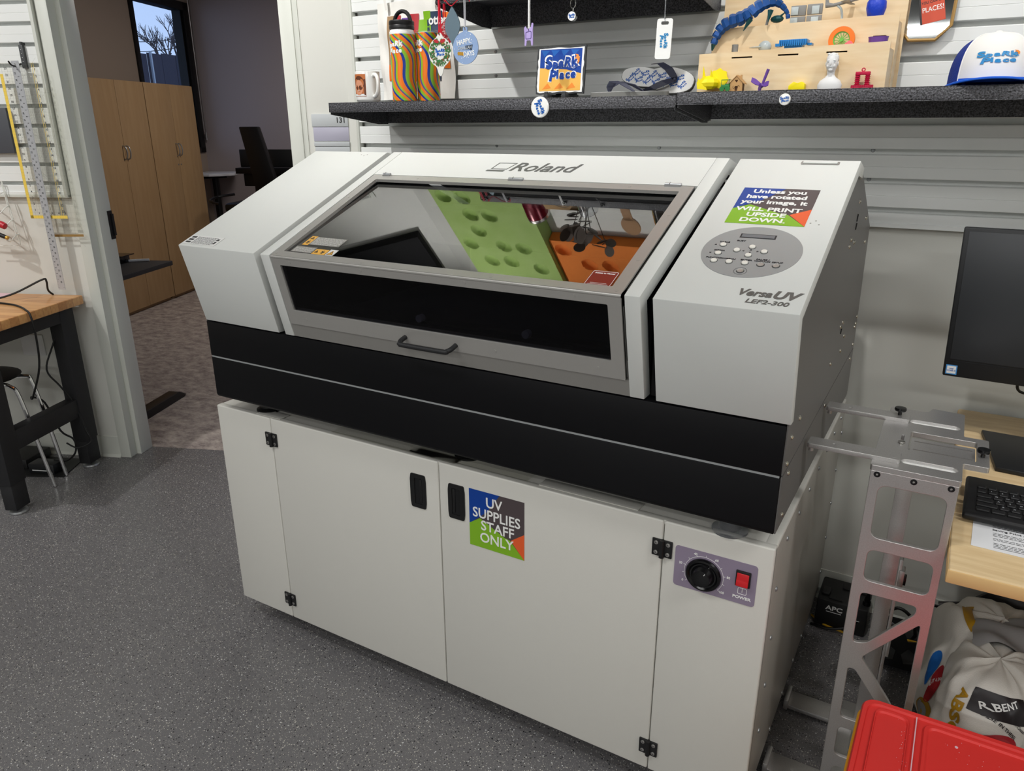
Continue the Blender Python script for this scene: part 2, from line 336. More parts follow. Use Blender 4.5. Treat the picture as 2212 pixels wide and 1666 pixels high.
# planes to author on: (u, v, w) -> world
def frame(o, u, v):
    u = Vector(u).normalized(); v = Vector(v).normalized(); w = u.cross(v)
    return Matrix(((u.x, v.x, w.x, o[0]), (u.y, v.y, w.y, o[1]), (u.z, v.z, w.z, o[2]), (0, 0, 0, 1)))
_tc = {}
def text_mesh(s, size=1.0, bold=0.0, shear=0.0, ext=0.0, align='CENTER', sx_=1.0, sp=1.0, lsp=1.0):
    key = (s, size, bold, shear, ext, align, sx_, sp, lsp)
    if key in _tc: return _tc[key]
    cu = bpy.data.curves.new('t', 'FONT'); cu.body = s; cu.size = 1; cu.offset = bold; cu.shear = shear; cu.extrude = ext/size
    cu.align_x = align; cu.align_y = 'CENTER'; cu.space_character = sp; cu.space_line = lsp; cu.resolution_u = 3
    ob = bpy.data.objects.new('t', cu); C.objects.link(ob); bpy.context.view_layer.update()
    me = bpy.data.meshes.new_from_object(ob); bpy.data.objects.remove(ob)
    for v in me.vertices: v.co = Vector((v.co.x*size*sx_, v.co.y*size, v.co.z*size))
    _tc[key] = me; return me
def text(name, s, size, Mx, m, parent, bold=0.0, shear=0.0, align='CENTER', sx_=1.0, ext=0.0003, label=None, sp=1.0, lsp=1.0):
    g = G(Mx); g.mesh(text_mesh(s, size, bold, shear, ext, align, sx_, sp, lsp)); return g.build(name, m, parent, label)
def shape_mesh(loops, ext, bev=0):
    cu = bpy.data.curves.new('s', 'CURVE'); cu.dimensions = '2D'; cu.fill_mode = 'BOTH'; cu.extrude = max(0, ext-bev); cu.bevel_depth = bev; cu.bevel_resolution = 1; cu.offset = -bev
    for lp in loops:
        sp = cu.splines.new('POLY'); sp.points.add(len(lp)-1)
        for i, p in enumerate(lp): sp.points[i].co = (p[0], p[1], 0, 1)
        sp.use_cyclic_u = True
    ob = bpy.data.objects.new('s', cu); C.objects.link(ob); bpy.context.view_layer.update()
    me = bpy.data.meshes.new_from_object(ob); bpy.data.objects.remove(ob); return me
def rrect(x0, x1, y0, y1, r, n=5):
    P = []
    for cx, cy, a in ((x1-r, y1-r, 0), (x0+r, y1-r, 90), (x0+r, y0+r, 180), (x1-r, y0+r, 270)):
        for k in range(n+1): t = math.radians(a+90*k/n); P.append((cx+r*math.cos(t), cy+r*math.sin(t)))
    return P
def ell(cx, cy, rx, ry=None, n=32): ry = ry or rx; return [(cx+rx*math.cos(2*PI*i/n), cy+ry*math.sin(2*PI*i/n)) for i in range(n)]
def rpoly(pts, r, n=4):
    P = []; m = len(pts)
    for i in range(m):
        a, b, c = Vector(pts[i-1]), Vector(pts[i]), Vector(pts[(i+1) % m]); d1 = (a-b).normalized(); d2 = (c-b).normalized()
        k = min(r, (a-b).length*0.45, (c-b).length*0.45); p0 = b+d1*k; p2 = b+d2*k
        for j in range(n+1): t = j/n; q = p0*(1-t)**2+b*2*t*(1-t)+p2*t*t; P.append((q.x, q.y))
    return P
def plate(name, loops, thick, Mx, m, parent=None, label=None, bev=0):
    g = G(Mx); g.mesh(shape_mesh(loops, thick/2, bev)); return g.build(name, m, parent, label, recalc=False, sharp=12 if bev else 32)
def logo_mesh(bd=0.055):
    out = G(); x = 0
    for ch, w, dy, rot, sc in (('S', .50, .02, 8, 1.25), ('p', .46, -.05, -6, .95), ('a', .44, .02, 4, .9), ('R', .52, .05, -4, 1.0), ('k', .44, .08, 6, 1.05)):
        out.mesh(text_mesh(ch, 0.8*sc, bd, 0.1, 0.01), Matrix.Translation((x+w/2-1.2, 0.36+dy, 0)) @ Matrix.Rotation(math.radians(rot), 4, 'Z')); x += w
    x = 0
    for ch, w, dy, rot, sc in (('P', .46, -.08, -6, 1.15), ('l', .26, .02, 4, .9), ('a', .44, -.02, -4, .9), ('c', .40, .0, 5, .9), ('e', .42, .03, -3, .9)):
        out.mesh(text_mesh(ch, 0.8*sc, bd, 0.05, 0.01), Matrix.Translation((x+w/2-0.85, -0.36+dy, 0)) @ Matrix.Rotation(math.radians(rot), 4, 'Z')); x += w
    pts = []
    for k in range(15): t = -2.3+2.9*k/14; pts.append((0.93+0.30*math.cos(t), 0.30+0.32*math.sin(t)))
    for k in range(15): t = 0.6-2.9*k/14; pts.append((0.93+0.25*math.cos(t), 0.30+0.27*math.sin(t)))
    out.mesh(shape_mesh([pts], 0.01)); me = bpy.data.meshes.new('logo'); out.bm.to_mesh(me); out.bm.free(); return me
LOGO = logo_mesh(); LOGO_B = logo_mesh(0.10)
FLAME = shape_mesh([[(0.98, 0.62), (1.12, 0.80), (1.0, 0.92), (1.22, 0.88), (1.34, 0.70), (1.34, 0.45), (1.2, 0.28), (1.22, 0.5), (1.1, 0.66)]], 0.012)
def logo(parent, Mx, w, col='logo_blue', flame=True, fn=None, name='lettering', base=None):
    S = Matrix.Diagonal((w/2.5, w/2.5, 0.02, 1)) if fn is None else Matrix.Diagonal((w/2.5, w/2.5, w/2.5, 1))
    g = G(Mx @ S); g.mesh(base or LOGO); mats = [col]
    if flame: g.mi = 1; g.mesh(FLAME); mats.append('logo_orange')
    if fn:
        for v in g.bm.verts: v.co = fn(v.co)
    return g.build(name, mats, parent, recalc=fn is None)
# ================================================================== THE SETTING
# floor: vinyl up to the carpet line n = 0.127 inside the door
g = G(); 
a_ = B(-4.5, 0.127); b_ = B(1.2, 0.127)
g.prism([(-6.5, -9.3), (4.8, -9.3), (4.8, 1.6), (b_.x, b_.y), (a_.x, a_.y), (-6.5, -0.6)], 'z', -0.05, 0.0)
struct(g.build('floor', 'vinyl'))
g = G(MB_); g.box(-4.2, 1.5, 0.127, 6.0, -0.05, -0.001); struct(g.build('floor_office', 'carpet'))
# main wall behind the printer and slat cladding
g = G(); g.box(-0.39, 4.8, WY, WY+0.12, 0, 1.2352); g.box(-0.39, -0.33, WY, WY+0.12, 1.2352, 3.3); g.box(-0.33, 4.8, WY, WY+0.12, 2.10, 3.3); g.box(-0.33, 4.8, WY+0.022, WY+0.12, 1.2352, 2.10); struct(g.build('wall_back', 'wall_paint'))
def slat_profile(top, depth=0.018):
    P = [(-0.021, 1.2355)]; P.append((depth+0.004, 1.235)); P.append((depth+0.004, 1.246)); P.append((depth, 1.248))
    z = 1.281
    while z < top-0.05:
        # slot: lower lip, recess, upper overhang
        P += [(depth, z-0.0085), (depth-0.0025, z-0.0065), (-0.014, z-0.0065), (-0.014, z+0.0085), (depth-0.001, z+0.0085), (depth, z+0.0095)]
        P += [(depth, z+0.038), (depth-0.0012, z+0.039), (depth, z+0.040)]
        z += 0.0775
    P += [(depth, top), (-0.021, top)]; return P
g = G(); g.prism([(WY-d, z) for d, z in slat_profile(2.10)], 'x', -0.322, 4.7); struct(g.build('wall_back_slats', 'slat_pvc'))
g = G(); g.box(-0.334, -0.320, WY-0.024, WY, 1.235, 2.10, 0.003)
struct(g.build('trim_1', 'trim_paint'))
g = G(); g.prism([(WY-0.010, 0.0), (WY, 0.0), (WY, 0.105), (WY-0.004, 0.105), (WY-0.007, 0.012), (WY-0.016, 0.0)], 'x', -0.37, 4.7); struct(g.build('baseboard_back', 'trim_paint'))
# slot screws
for i, (x, z) in enumerate(((0.287, 1.440), (0.895, 1.440), (1.520, 1.440), (1.520, 1.362), (0.287, 1.749), (0.287, 1.672), (2.1, 1.440))):
    s_ = G(); s_.cyl((x, WY+0.0139, z), (x, WY+0.0105, z), 0.006, 0.004, 12); s_.box(x-0.004, x+0.004, WY+0.010, WY+0.0106, z-0.0007, z+0.0007)
    struct(s_.build('trim_screw', 'steel_dull'))
# door wall (turned): left part, right strip, header
g = G(MB_)
g.box(-3.2, -1.262, 0, 0.115, 0, 1.222); g.box(-1.262, -1.236, 0, 0.115, 0, 3.3); g.box(-3.2, -1.262, 0.022, 0.115, 1.222, 2.2); g.box(-3.2, -1.262, 0, 0.115, 2.2, 3.3); g.box(-0.192, 0.06, 0, 0.115, 0, 3.3); g.box(-1.236, -0.192, 0, 0.115, 2.19, 3.3)
struct(g.build('wall_left', 'wall_paint'))
g = G(MB_)
for s0, s1, n0_ in ((-1.258, -1.205, -0.010), (-1.206, -1.181, 0.037), (-0.244, -0.190, -0.010)):
    g.box(s0, s1, n0_, 0.128, 0, 2.19, 0.002)
g.box(-1.258, -0.192, -0.010, 0.128, 2.14, 2.192, 0.002)
g.box(-0.260, -0.2435, 0.045, 0.090, 0, 2.14, 0.001)
fr = struct(g.build('door_1', 'trim_paint'))
g = G(MB_)
g.box(-0.190, -0.170, -0.004, 0.0, 0, 2.2)
struct(g.build('trim_2', 'trim_paint'))
g = G(MB_); g.box(-1.1812, -1.1780, 0.097, 0.127, 1.03, 1.155); g.box(-1.1812, -1.174, 0.115, 0.130, 1.045, 1.14)
o = g.build('strike_plate', 'frame_black'); tag(o, 'dark strike plate on the left door jamb', 'strike plate')
g = G(MB_ ); g.prism([(-d, z) for d, z in slat_profile(2.20)], 'x', -3.1, -1.270)
o = struct(g.build('wall_left_slats', 'slat_pvc'))
g = G(MB_); g.box(-1.278, -1.262, -0.026, 0, 1.222, 2.20, 0.003); g.box(-3.1, -1.262, -0.023, 0, 1.222, 1.236, 0.002)
struct(g.build('trim_3', 'trim_paint'))
g = G(MB_); g.prism([(-0.010, 0.0), (0, 0.0), (0, 0.103), (-0.004, 0.103), (-0.007, 0.012), (-0.016, 0.0)], 'x', -3.2, -1.258); struct(g.build('baseboard_left', 'trim_paint'))
g = G(MB_); g.box(-.63, -.085, -.045, -.001, 2.46, 2.80, .004); tag(g.build('black_wall_panel', 'ceiling_dark'), 'black padded panel high on the wall above the office door, mirrored in the lid', 'panel')
# office
g = G(MB_)
g.box(-3.54, -3.42, 0.115, 4.0, 0, 3.3); g.box(-3.54, -3.42, 4.0, 5.0, 0, 1.235); g.box(-3.54, -3.42, 4.0, 5.0, 2.68, 3.3); g.box(-3.54, -3.42, 5.0, 5.12, 0, 3.3)
struct(g.build('wall_office_side', 'office_side_wall'))
g = G(MB_); g.box(-3.54, 1.5, 5.03, 5.15, 0, 3.3); struct(g.build('wall_office_back', 'office_back_wall'))
g = G(MB_); g.box(0.9, 1.0, 0.7, 5.03, 0, 3.3); struct(g.build('wall_office_right', 'office_back_wall'))
g = G(MB_); g.box(-3.42, 0.05, 0.1151, 0.118, 2.2, 3.3); struct(g.build('wall_office_front', 'office_side_wall'))
g = G(MB_)
for a, b, c, d in ((4.0, 4.055, 1.235, 2.70), (4.90, 5.0, 1.235, 2.70), (4.0, 5.0, 1.235, 1.29), (4.0, 5.0, 2.62, 2.70)): g.box(-3.53, -3.40, a, b, c, d, 0.003)
g.box(-3.51, -3.42, 4.87, 4.885, 1.29, 2.62)
w1 = struct(g.build('window_1', 'frame_black'))
g = G(MB_); g.box(-3.475, -3.469, 4.05, 4.905, 1.285, 2.625); o = g.build('pane', 'window_glass'); o.parent = w1
g = G(MB_); g.tube([(-3.38, 4.975, 3.0), (-3.38, 4.975, 1.45), (-3.375, 5.0, 1.44), (-3.38, 5.012, 1.46), (-3.38, 5.012, 3.0)], 0.003, 6); g.cyl((-3.38, 5.0, 1.36), (-3.38, 5.0, 1.44), 0.012, 0.009, 10)
tag(g.build('blind_chain', 'steel_dull'), 'thin pull chain of the roller blind hanging beside the office window', 'blind chain')
g = G(); g.box(-6.6, 4.8, -9.4, 8.0, 3.3, 3.4); struct(g.build('ceiling', 'ceiling_black'))
g = G(); g.box(4.7, 4.8, -9.3, 1.2, 0, 3.3); struct(g.build('wall_right', 'wall_paint'))
g = G(); g.box(-6.0, 4.8, -9.3, -9.2, 0, 3.3); struct(g.build('wall_front', 'wall_paint'))
g = G(); g.box(-6.0, -5.9, -9.3, 0.0, 0, 3.3); struct(g.build('wall_far_left', 'wall_paint'))
g = G(MB_); g.box(-5.5, -3.2, 0, 0.115, 0, 3.3); struct(g.build('wall_left_far', 'wall_paint'))
# outside
g = G(); g.box(-40, -5.4, 0, 30, -0.3, -0.1); struct(g.build('ground_outside', 'ground'))
fe = thing('fence', B(-9, 12, -0.1), 'dark tall board fence outside the office window', 'fence')
k = 0; n_ = 6.0
rr = random.Random(3)
while n_ < 20:
    w_ = 0.55; g = G(MB_); g.box(-9.05+rr.uniform(0, .04), -9, n_, n_+w_-0.03, -0.1, 2.97+rr.uniform(-.02, .05)); g.build('board', 'fence_dark', fe); n_ += w_
g = G(MB_); g.box(-8.99, -8.95, 13.2, 13.25, -0.1, 3.02); g.build('post', 'sign_grey', fe)
# bare tree
def tree():
    R_ = random.Random(11); g = G(MB_)
    def br(p, d, L_, r, dep):
        q = p+d*L_; g.tube([p, p+d*L_*0.5+Vector((R_.uniform(-.05, .05),)*3)*L_, q], [r, r*0.85, r*0.7], 4)
        if dep == 0: return
        for _ in range(3 if dep > 1 else 4):
            nd = (d+Vector((R_.uniform(-.7, .7), R_.uniform(-.7, .7), R_.uniform(-.15, .5)))).normalized(); br(q-d*L_*R_.uniform(0, .35), nd, L_*(R_.uniform(.36, .46) if dep == 5 else R_.uniform(.6, .78)), r*0.58, dep-1)
    br(Vector((-20.5, 33.2, -0.1)), Vector((0, 0, 1)), 3.4, 0.15, 5)
    return g.build('bare_tree', 'bark')
tag(tree(), 'bare leafless tree beyond the fence outside the office window', 'tree')
g = G(MB_); g.cyl((-20.5, 34.4, 0), (-20.5, 34.4, 5.6), 0.13, 0.10, 8); g.box(-20.6, -20.4, 34.1, 34.7, 5.3, 5.38)
tag(g.build('utility_pole', 'bark'), 'wooden utility pole beside the bare tree seen through the window', 'pole')
for k_, zz in enumerate((4.6, 5.0)):
    g = G(MB_); g.tube([(-20.4, 24, zz-0.3), (-20.4, 30.5, zz), (-20.5, 34.4, zz+0.5)], 0.022, 4, smooth=4)
    tag(g.build('power_line', 'cable_black'), 'thin power line running to the utility pole, %s of two' % ('lower' if k_ == 0 else 'upper'), 'power line')
# lamps of the room, with housings for the added fill lights
for i, (l, t, p) in enumerate(SPOTS):
    d = (Vector(t)-Vector(l)).normalized(); L = Vector(l)
    e = thing('track_spotlight', (l[0], l[1], 3.3), 'white cylinder track spotlight on the ceiling, %s' % ('aimed at the left end of the upper shelf', 'aimed at the toy display', 'aimed at the monitor wall', 'aimed at the ruler wall')[i], 'spotlight')
    g = G(); g.cyl(L-d*0.14, L-d*0.005, 0.042, 0.042, 20, cap=False); g.cyl(L-d*0.14, L-d*0.135, 0.042, 0.042, 20); g.build('lamp_head', 'lamp_white', e)
    g = G(); g.cyl(L-d*0.10, (l[0], l[1], 3.3), 0.008, 0.008, 8); g.build('stem', 'lamp_white', e)
for i, (l, a, b, p) in enumerate(PANELS):
    e = thing('ceiling_light', (l[0], l[1], 3.3), 'long white hanging ceiling light %s' % ('nearest in front of the printer', 'over the right side desk aisle', 'over the left side of the room', 'in the middle of the room, added as low fill for the back wall', 'at the right of the room', 'farthest at the back of the room, added as low fill')[i], 'ceiling light')
    g = G(); g.box(l[0]-a/2-.02, l[0]+a/2+.02, l[1]-b/2-.02, l[1]+b/2+.02, l[2]+0.006, l[2]+0.05, 0.004); g.build('housing', 'lamp_white', e)
    g = G()
    for dx in (-.5, .5): g.cyl((l[0]+dx, l[1], l[2]+.05), (l[0]+dx, l[1], 3.3), 0.003, n=6)
    g.build('hanger', 'steel', e)
t = thing('office_fill_light', (OFFICE_FILL.x, OFFICE_FILL.y, 3.3), 'long white fill light added under the office ceiling', 'ceiling light')
g = G(Matrix.Translation(OFFICE_FILL) @ Matrix.Rotation(TH, 4, 'Z')); g.box(-.62, .62, -.17, .17, .006, .3, .004); g.build('housing', 'lamp_white', t)
# ================================================================== PRINTER
y0, z0, y1, z1 = -0.0534, 1.2175, 0.4778, 1.4368
MS = frame((0, y0, z0), (1, 0, 0), (0, y1-y0, z1-z0))
ZB = 1.0026
MF = frame((0, 0, ZB), (1, 0, 0), (0, y0, z0-ZB))
SL = math.hypot(y1-y0, z1-z0); FL = math.hypot(y0, z0-ZB)
pr = thing('uv_printer', (0.78, 0.45, 0.778), 'wide white and black flatbed printer with sloped glass lid standing on the cabinet', 'printer')
# black base: lower tray and upper band with a pale seam between
g = G(); g.prism([(0.004, 0.778), (0.0, 0.786), (0.0, 0.8965), (0.975, 0.8965), (0.99, 0.778)], 'x', 0.0, 1.553, 0.002); g.build('base_lower', 'printer_black', pr)
g = G(); g.prism([(0.0, 0.9012), (0.0, 1.000), (0.93, 1.000), (0.975, 0.9012)], 'x', 0.0, 1.553, 0.0012); g.build('base_upper', 'printer_black', pr)
g = G(); g.box(0.002, 1.551, 0.0015, 0.97, 0.8965, 0.9012); g.build('seam_strip', 'panel_grey', pr)
# side panels
for x0_, x1_ in ((1.5535, 1.556), (-0.003, -0.0005)):
    g = G(); g.prism([(0.0035, 0.9020), (0.0035, 1.0026), (y0+.012, z0-.006), (y1, z1-.012), (0.560, 1.418), (0.916, 1.252), (0.974, 0.9020)], 'x', x0_, x1_)
    g.build('side_panel', 'printer_side', pr)
    g = G(); g.prism([(0.004, 0.780), (0.0035, 0.8985), (0.974, 0.8985), (0.990, 0.760), (0.985, 0.752)], 'x', x0_, x1_); g.build('side_panel', 'printer_side', pr)
# white wings left and right: folded sheet with a side flange
def wing(xa, xb, nm, lab):
    g = G(); prof = [(0.0, ZB+.001), (y0, z0), (y1, z1), (0.556, 1.420), (0.545, 1.395), (y1-.004, z1-.028), (y0+.027, z0-.012), (0.022, ZB+.001)]
    g.prism(prof, 'x', xa, xb, 0.0022); return g.build(nm, 'printer_white', pr, lab)
wl = wing(0.0, 0.2835, 'end_cover', 'left end cover of the printer')
wr = wing(1.3075, 1.5605, 'end_cover', 'right end cover of the printer with control panel')
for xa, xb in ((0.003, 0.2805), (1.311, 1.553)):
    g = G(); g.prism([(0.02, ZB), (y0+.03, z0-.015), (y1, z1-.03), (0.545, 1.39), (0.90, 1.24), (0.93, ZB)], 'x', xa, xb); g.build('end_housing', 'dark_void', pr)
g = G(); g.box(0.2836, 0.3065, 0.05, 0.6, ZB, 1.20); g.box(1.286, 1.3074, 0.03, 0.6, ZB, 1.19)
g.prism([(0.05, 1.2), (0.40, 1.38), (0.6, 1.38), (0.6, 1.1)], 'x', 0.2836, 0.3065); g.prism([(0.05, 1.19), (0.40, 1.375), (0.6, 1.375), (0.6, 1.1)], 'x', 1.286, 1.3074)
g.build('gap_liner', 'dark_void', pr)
# white surround strips (front + slope) and the top board
def strip(xa, xb, w):
    g = G(); prof = [(0.0, ZB), (y0-.001, z0), (y1, z1+.001), (0.556, 1.421), (0.54, 1.385), (y1, z1-w), (y0+w*1.05, z0-w*.38), (w, ZB)]
    g.prism(prof, 'x', xa, xb, 0.0018); return g.build('canopy_strip', 'printer_white', pr)
strip(0.3070, 0.3375, 0.030); strip(1.2535, 1.2840, 0.034)
g = G(MS); g.box(0.338, 1.253, 0.4345, SL+.002, -0.02, 0.0); g.build('top_board', 'printer_white', pr)
g = G(); g.prism([(y1, z1-.02), (y1, z1), (0.556, 1.421), (0.90, 1.26), (0.90, 1.23)], 'x', 0.3375, 1.2535); g.build('rear_hood', 'printer_white', pr)
# grey apron under the lid
g = G(MF); g.box(0.3376, 1.2534, 0.0, 0.036, -0.012, -0.002); g.box(0.3376, 1.2534, 0.036, 0.075, -0.02, -0.012); g.build('apron', 'apron_grey', pr)
# lid: one bent frame, two panes, hinges, handle
lid = None
g = G(MS @ Matrix.Translation((0, 0, -0.004)))
g.mesh(shape_mesh([[(0.3405, 0.002), (1.2465, 0.002), (1.2465, 0.432), (0.3405, 0.432)], rrect(0.3655, 1.2205, 0.0235, 0.407, 0.002, 1)], 0.004))
g.M = MF @ Matrix.Translation((0, 0, -0.004))
g.mesh(shape_mesh([[(0.3405, 0.037), (1.2465, 0.037), (1.2465, FL-.002), (0.3405, FL-.002)], rrect(0.365, 1.219, 0.0755, 0.198, 0.002, 1)], 0.004))
g.M = Matrix.Identity(4); g.cyl((0.3405, y0+.0045, z0-.0035), (1.2465, y0+.0045, z0-.0035), 0.0042, n=12)
g.M = MS; g.box(1.243, 1.2465, 0.004, 0.432, -0.03, -0.004); g.box(0.3405, 0.344, 0.004, 0.432, -0.03, -0.004); g.M = MF; g.box(1.243, 1.2465, 0.037, FL, -0.03, -0.004); g.box(0.3405, 0.344, 0.037, FL, -0.03, -0.004)
lid = g.build('lid', 'lid_metal', pr, 'brushed grey lid frame with two dark panes')
g = G(MS @ Matrix.Translation((0, .023, -.0045)) @ Matrix.Rotation(math.radians(-1.1), 4, 'X')); g.box(0.3650, 1.2210, 0, 0.3850, -0.003, 0); gl = g.build('glass_pane', 'lid_glass'); gl.parent = lid; gl['label'] = 'sloped top glass reflecting the wall above'
g = G(MF); g.box(0.3645, 1.2195, 0.0750, 0.1985, -0.0075, -0.0045); g2_ = g.build('glass_pane', 'front_glass'); g2_.parent = lid; g2_['label'] = 'dark front window strip'
g = G(MF @ Matrix.Translation((0.7785, 0.0525, 0)))
g.tube([(-.0695, 0, -.001), (-.0695, 0, .018), (-.064, -.001, .028), (-.054, -.002, .031), (.054, -.002, .031), (.064, -.001, .028), (.0695, 0, .018), (.0695, 0, -.001)], 0.0056, 12, smooth=4)
o = g.build('lid_handle', 'rubber_grey' if False else 'bench_black'); o.parent = lid
for a, b in ((0.374, 0.399), (0.774, 0.815), (1.179, 1.217)):
    g = G(MS); g.box(a, b, 0.427, 0.431, 0, 0.003); g.cyl((a, 0.4335, 0.0025), (b, 0.4335, 0.0025), 0.0034, n=10); g.box(a+(b-a)*.3, a+(b-a)*.32, 0.4295, 0.437, 0, 0.0064)
    o = g.build('lid_hinge', 'steel_dull'); o.parent = lid
g = G()
for Mx, pts in ((MS, ((0.352, 0.012), (0.62, 0.012), (0.96, 0.012), (1.234, 0.012), (1.234, 0.12), (1.234, 0.30), (0.352, 0.12), (0.352, 0.3), (0.5, 0.42), (0.9, 0.42), (1.1, 0.42))), (MF, ((0.40, 0.208), (0.62, 0.208), (0.90, 0.208), (1.15, 0.208), (0.40, 0.055), (0.95, 0.055), (1.19, 0.055)))):
    for u, v in pts: g.M = Mx @ Matrix.Translation((u, v, 0)); g.cyl((0, 0, -.001), (0, 0, 0.0006), 0.0035, n=10)
o = g.build('lid_screws', 'lid_metal'); o.parent = lid
# interior seen through the panes: dark cabin, bed, gantry, knobs, ruler plate
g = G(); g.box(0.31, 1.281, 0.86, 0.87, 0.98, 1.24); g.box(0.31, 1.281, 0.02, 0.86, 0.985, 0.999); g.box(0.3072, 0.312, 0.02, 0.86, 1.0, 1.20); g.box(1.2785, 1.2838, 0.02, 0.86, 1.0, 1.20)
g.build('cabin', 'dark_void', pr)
g = G(); g.box(0.37, 1.22, 0.12, 0.66, 1.0, 1.05, 0.004); bed = g.build('flat_bed', 'bed_dark', pr)
g = G(); g.box(0.36, 1.225, 0.055, 0.085, 1.02, 1.035, 0.002); g.build('front_rail', 'apron_grey', pr)
for x in (0.716, 0.999): g = G(); g.cyl((x, 0.03, 1.088), (x, 0.045, 1.088), 0.009, n=14); g.build('inner_knob', 'sign_strip', pr)
g = G(); g.box(0.36, 1.225, 0.045, 0.075, 1.075, 1.082); g.build('inner_bar', 'bed_dark', pr)
g = G(); g.box(0.33, 1.26, 0.60, 0.74, 1.16, 1.27, 0.01); g.build('gantry', 'dark_void', pr)
# round control panel
cp_ = plate('control_panel', [ell(1.434, 0.182, 0.0905, 0.0900, 64)], 0.0012, MS @ Matrix.Translation((0, 0, 0.0004)), 'panel_grey', pr)
def sub(o, p): o.parent = p; return o
MC = MS @ Matrix.Translation((0, 0, 0.001))
g = G(MC); g.box(1.400, 1.467, 0.2285, 0.244, 0, 0.0003); sub(g.build('display_frame', 'ink_dark'), cp_)
g = G(MC); g.box(1.403, 1.464, 0.231, 0.2415, 0, 0.0008); sub(g.build('display', 'lcd'), cp_)
for u, v in ((1.378, 0.197), (1.377, 0.166), (1.377, 0.139), (1.408, 0.181), (1.433, 0.196), (1.433, 0.166), (1.458, 0.182), (1.405, 0.139), (1.434, 0.139)):
    g = G(MC @ Matrix.Translation((u, v, 0))); g.cyl((0, 0, 0), (0, 0, 0.0004), 0.0068, n=20); g.mi = 1; g.lathe([(0.0058, 0), (0.0058, 0.0022), (0.005, 0.0030), (0.0015, 0.0034)], n=20); sub(g.build('button', ['ink_dark', 'button_white']), cp_)
for u, v in ((1.4625, 0.138), (1.4895, 0.138), (1.433, 0.112)):
    g = G(MC @ Matrix.Translation((u, v, 0))); g.cyl((0, 0, 0), (0, 0, 0.0004), 0.0072, n=20); g.mi = 1; g.lathe([(0.006, 0), (0.006, 0.002), (0.005, 0.0012), (0.0005, 0.001)], n=20); o = sub(g.build('button', ['ink_dark', 'lid_metal']), cp_); o['label'] = 'grey metal button'
g = G(MC); g.mesh(shape_mesh([ell(1.433, .112, .0118), ell(1.433, .112, .0111)], 0.0002)); sub(g.build('button_ring', 'ink_dark'), cp_)
for s_, u, v in (('TABLE', 1.378, .2075), ('MEDIA', 1.377, .1765), ('FUNCTION', 1.377, .1495), ('MENU', 1.405, .1495), ('ENTER', 1.434, .1495), ('PAUSE /\nVACUUM', 1.4625, .152), ('SETUP', 1.4895, .149), ('BUSY', 1.407, .216)):
    sub(text('lettering', s_, 0.0056, MC @ Matrix.Translation((u, v, 0.0005)), 'ink_dark', None, bold=.02, sx_=1.25), cp_)
for u, v, r in ((1.364, .197, 0), (1.362, .166, 180), (1.420, .181, 90), (1.433, .186, 0), (1.433, .1765, 180), (1.446, .182, -90)):
    g = G(MC @ Matrix.Translation((u, v, 0.0003)) @ Matrix.Rotation(math.radians(r), 4, 'Z')); g.prism([(-.0022, -.0018), (.0022, -.0018), (0, .0022)], 'z', 0, .0003); sub(g.build('arrow_mark', 'ink_dark'), cp_)
# lettering
MT = MS @ Matrix.Translation((0, 0, 0.0006))
text('lettering', 'Roland', 0.066, MT @ Matrix.Translation((0.8345, 0.500, 0)), 'logo_grey', pr, bold=0.012, shear=.35, sx_=.98)
g = G(MT); g.mesh(shape_mesh([[(0.690, .487), (0.738, .487), (0.752, .523), (0.697, .523)], [(0.6925, .489), (0.7365, .489), (0.7495, .521), (0.699, .521)]], 0.0003))
g.prism([(0.681, .4745), (0.733, .4745), (0.736, .4815), (0.683, .4815)], 'z', 0, .0004); g.build('emblem', 'logo_grey', pr)
text('lettering', 'Versa', 0.0275, MT @ Matrix.Translation((1.4745, 0.0475, 0)), 'logo_grey', pr, bold=.03, shear=.3, sx_=.93)
text('lettering', 'UV', 0.031, MT @ Matrix.Translation((1.5255, 0.0475, 0)), 'logo_grey', pr, bold=.045, shear=.3, sx_=1.0)
text('lettering', 'LEF2-300', 0.0165, MT @ Matrix.Translation((1.5010, 0.0230, 0)), 'logo_grey', pr, bold=.02, shear=.2, sx_=1.15)
# recessed grip at the back of the right cover
g = G(MT); g.mesh(shape_mesh([rrect(1.443, 1.521, 0.5515, 0.5655, .003)], .0008)); g.mi = 1; g.box(1.447, 1.517, 0.5535, 0.5615, 0, 0.0035, .0015)
g.build('grip', ['apron_grey', 'printer_white'], pr)
g = G(MS)
for u, v in ((1.515, .300), (1.523, .310), (1.531, .296), (0.20, .555), (0.215, .548), (0.222, .556)): g.M = MS @ Matrix.Translation((u, v, 0)); g.cyl((0, 0, -.001), (0, 0, .0003), 0.0018, n=8)
g.build('screw_dots', 'apron_grey', pr)
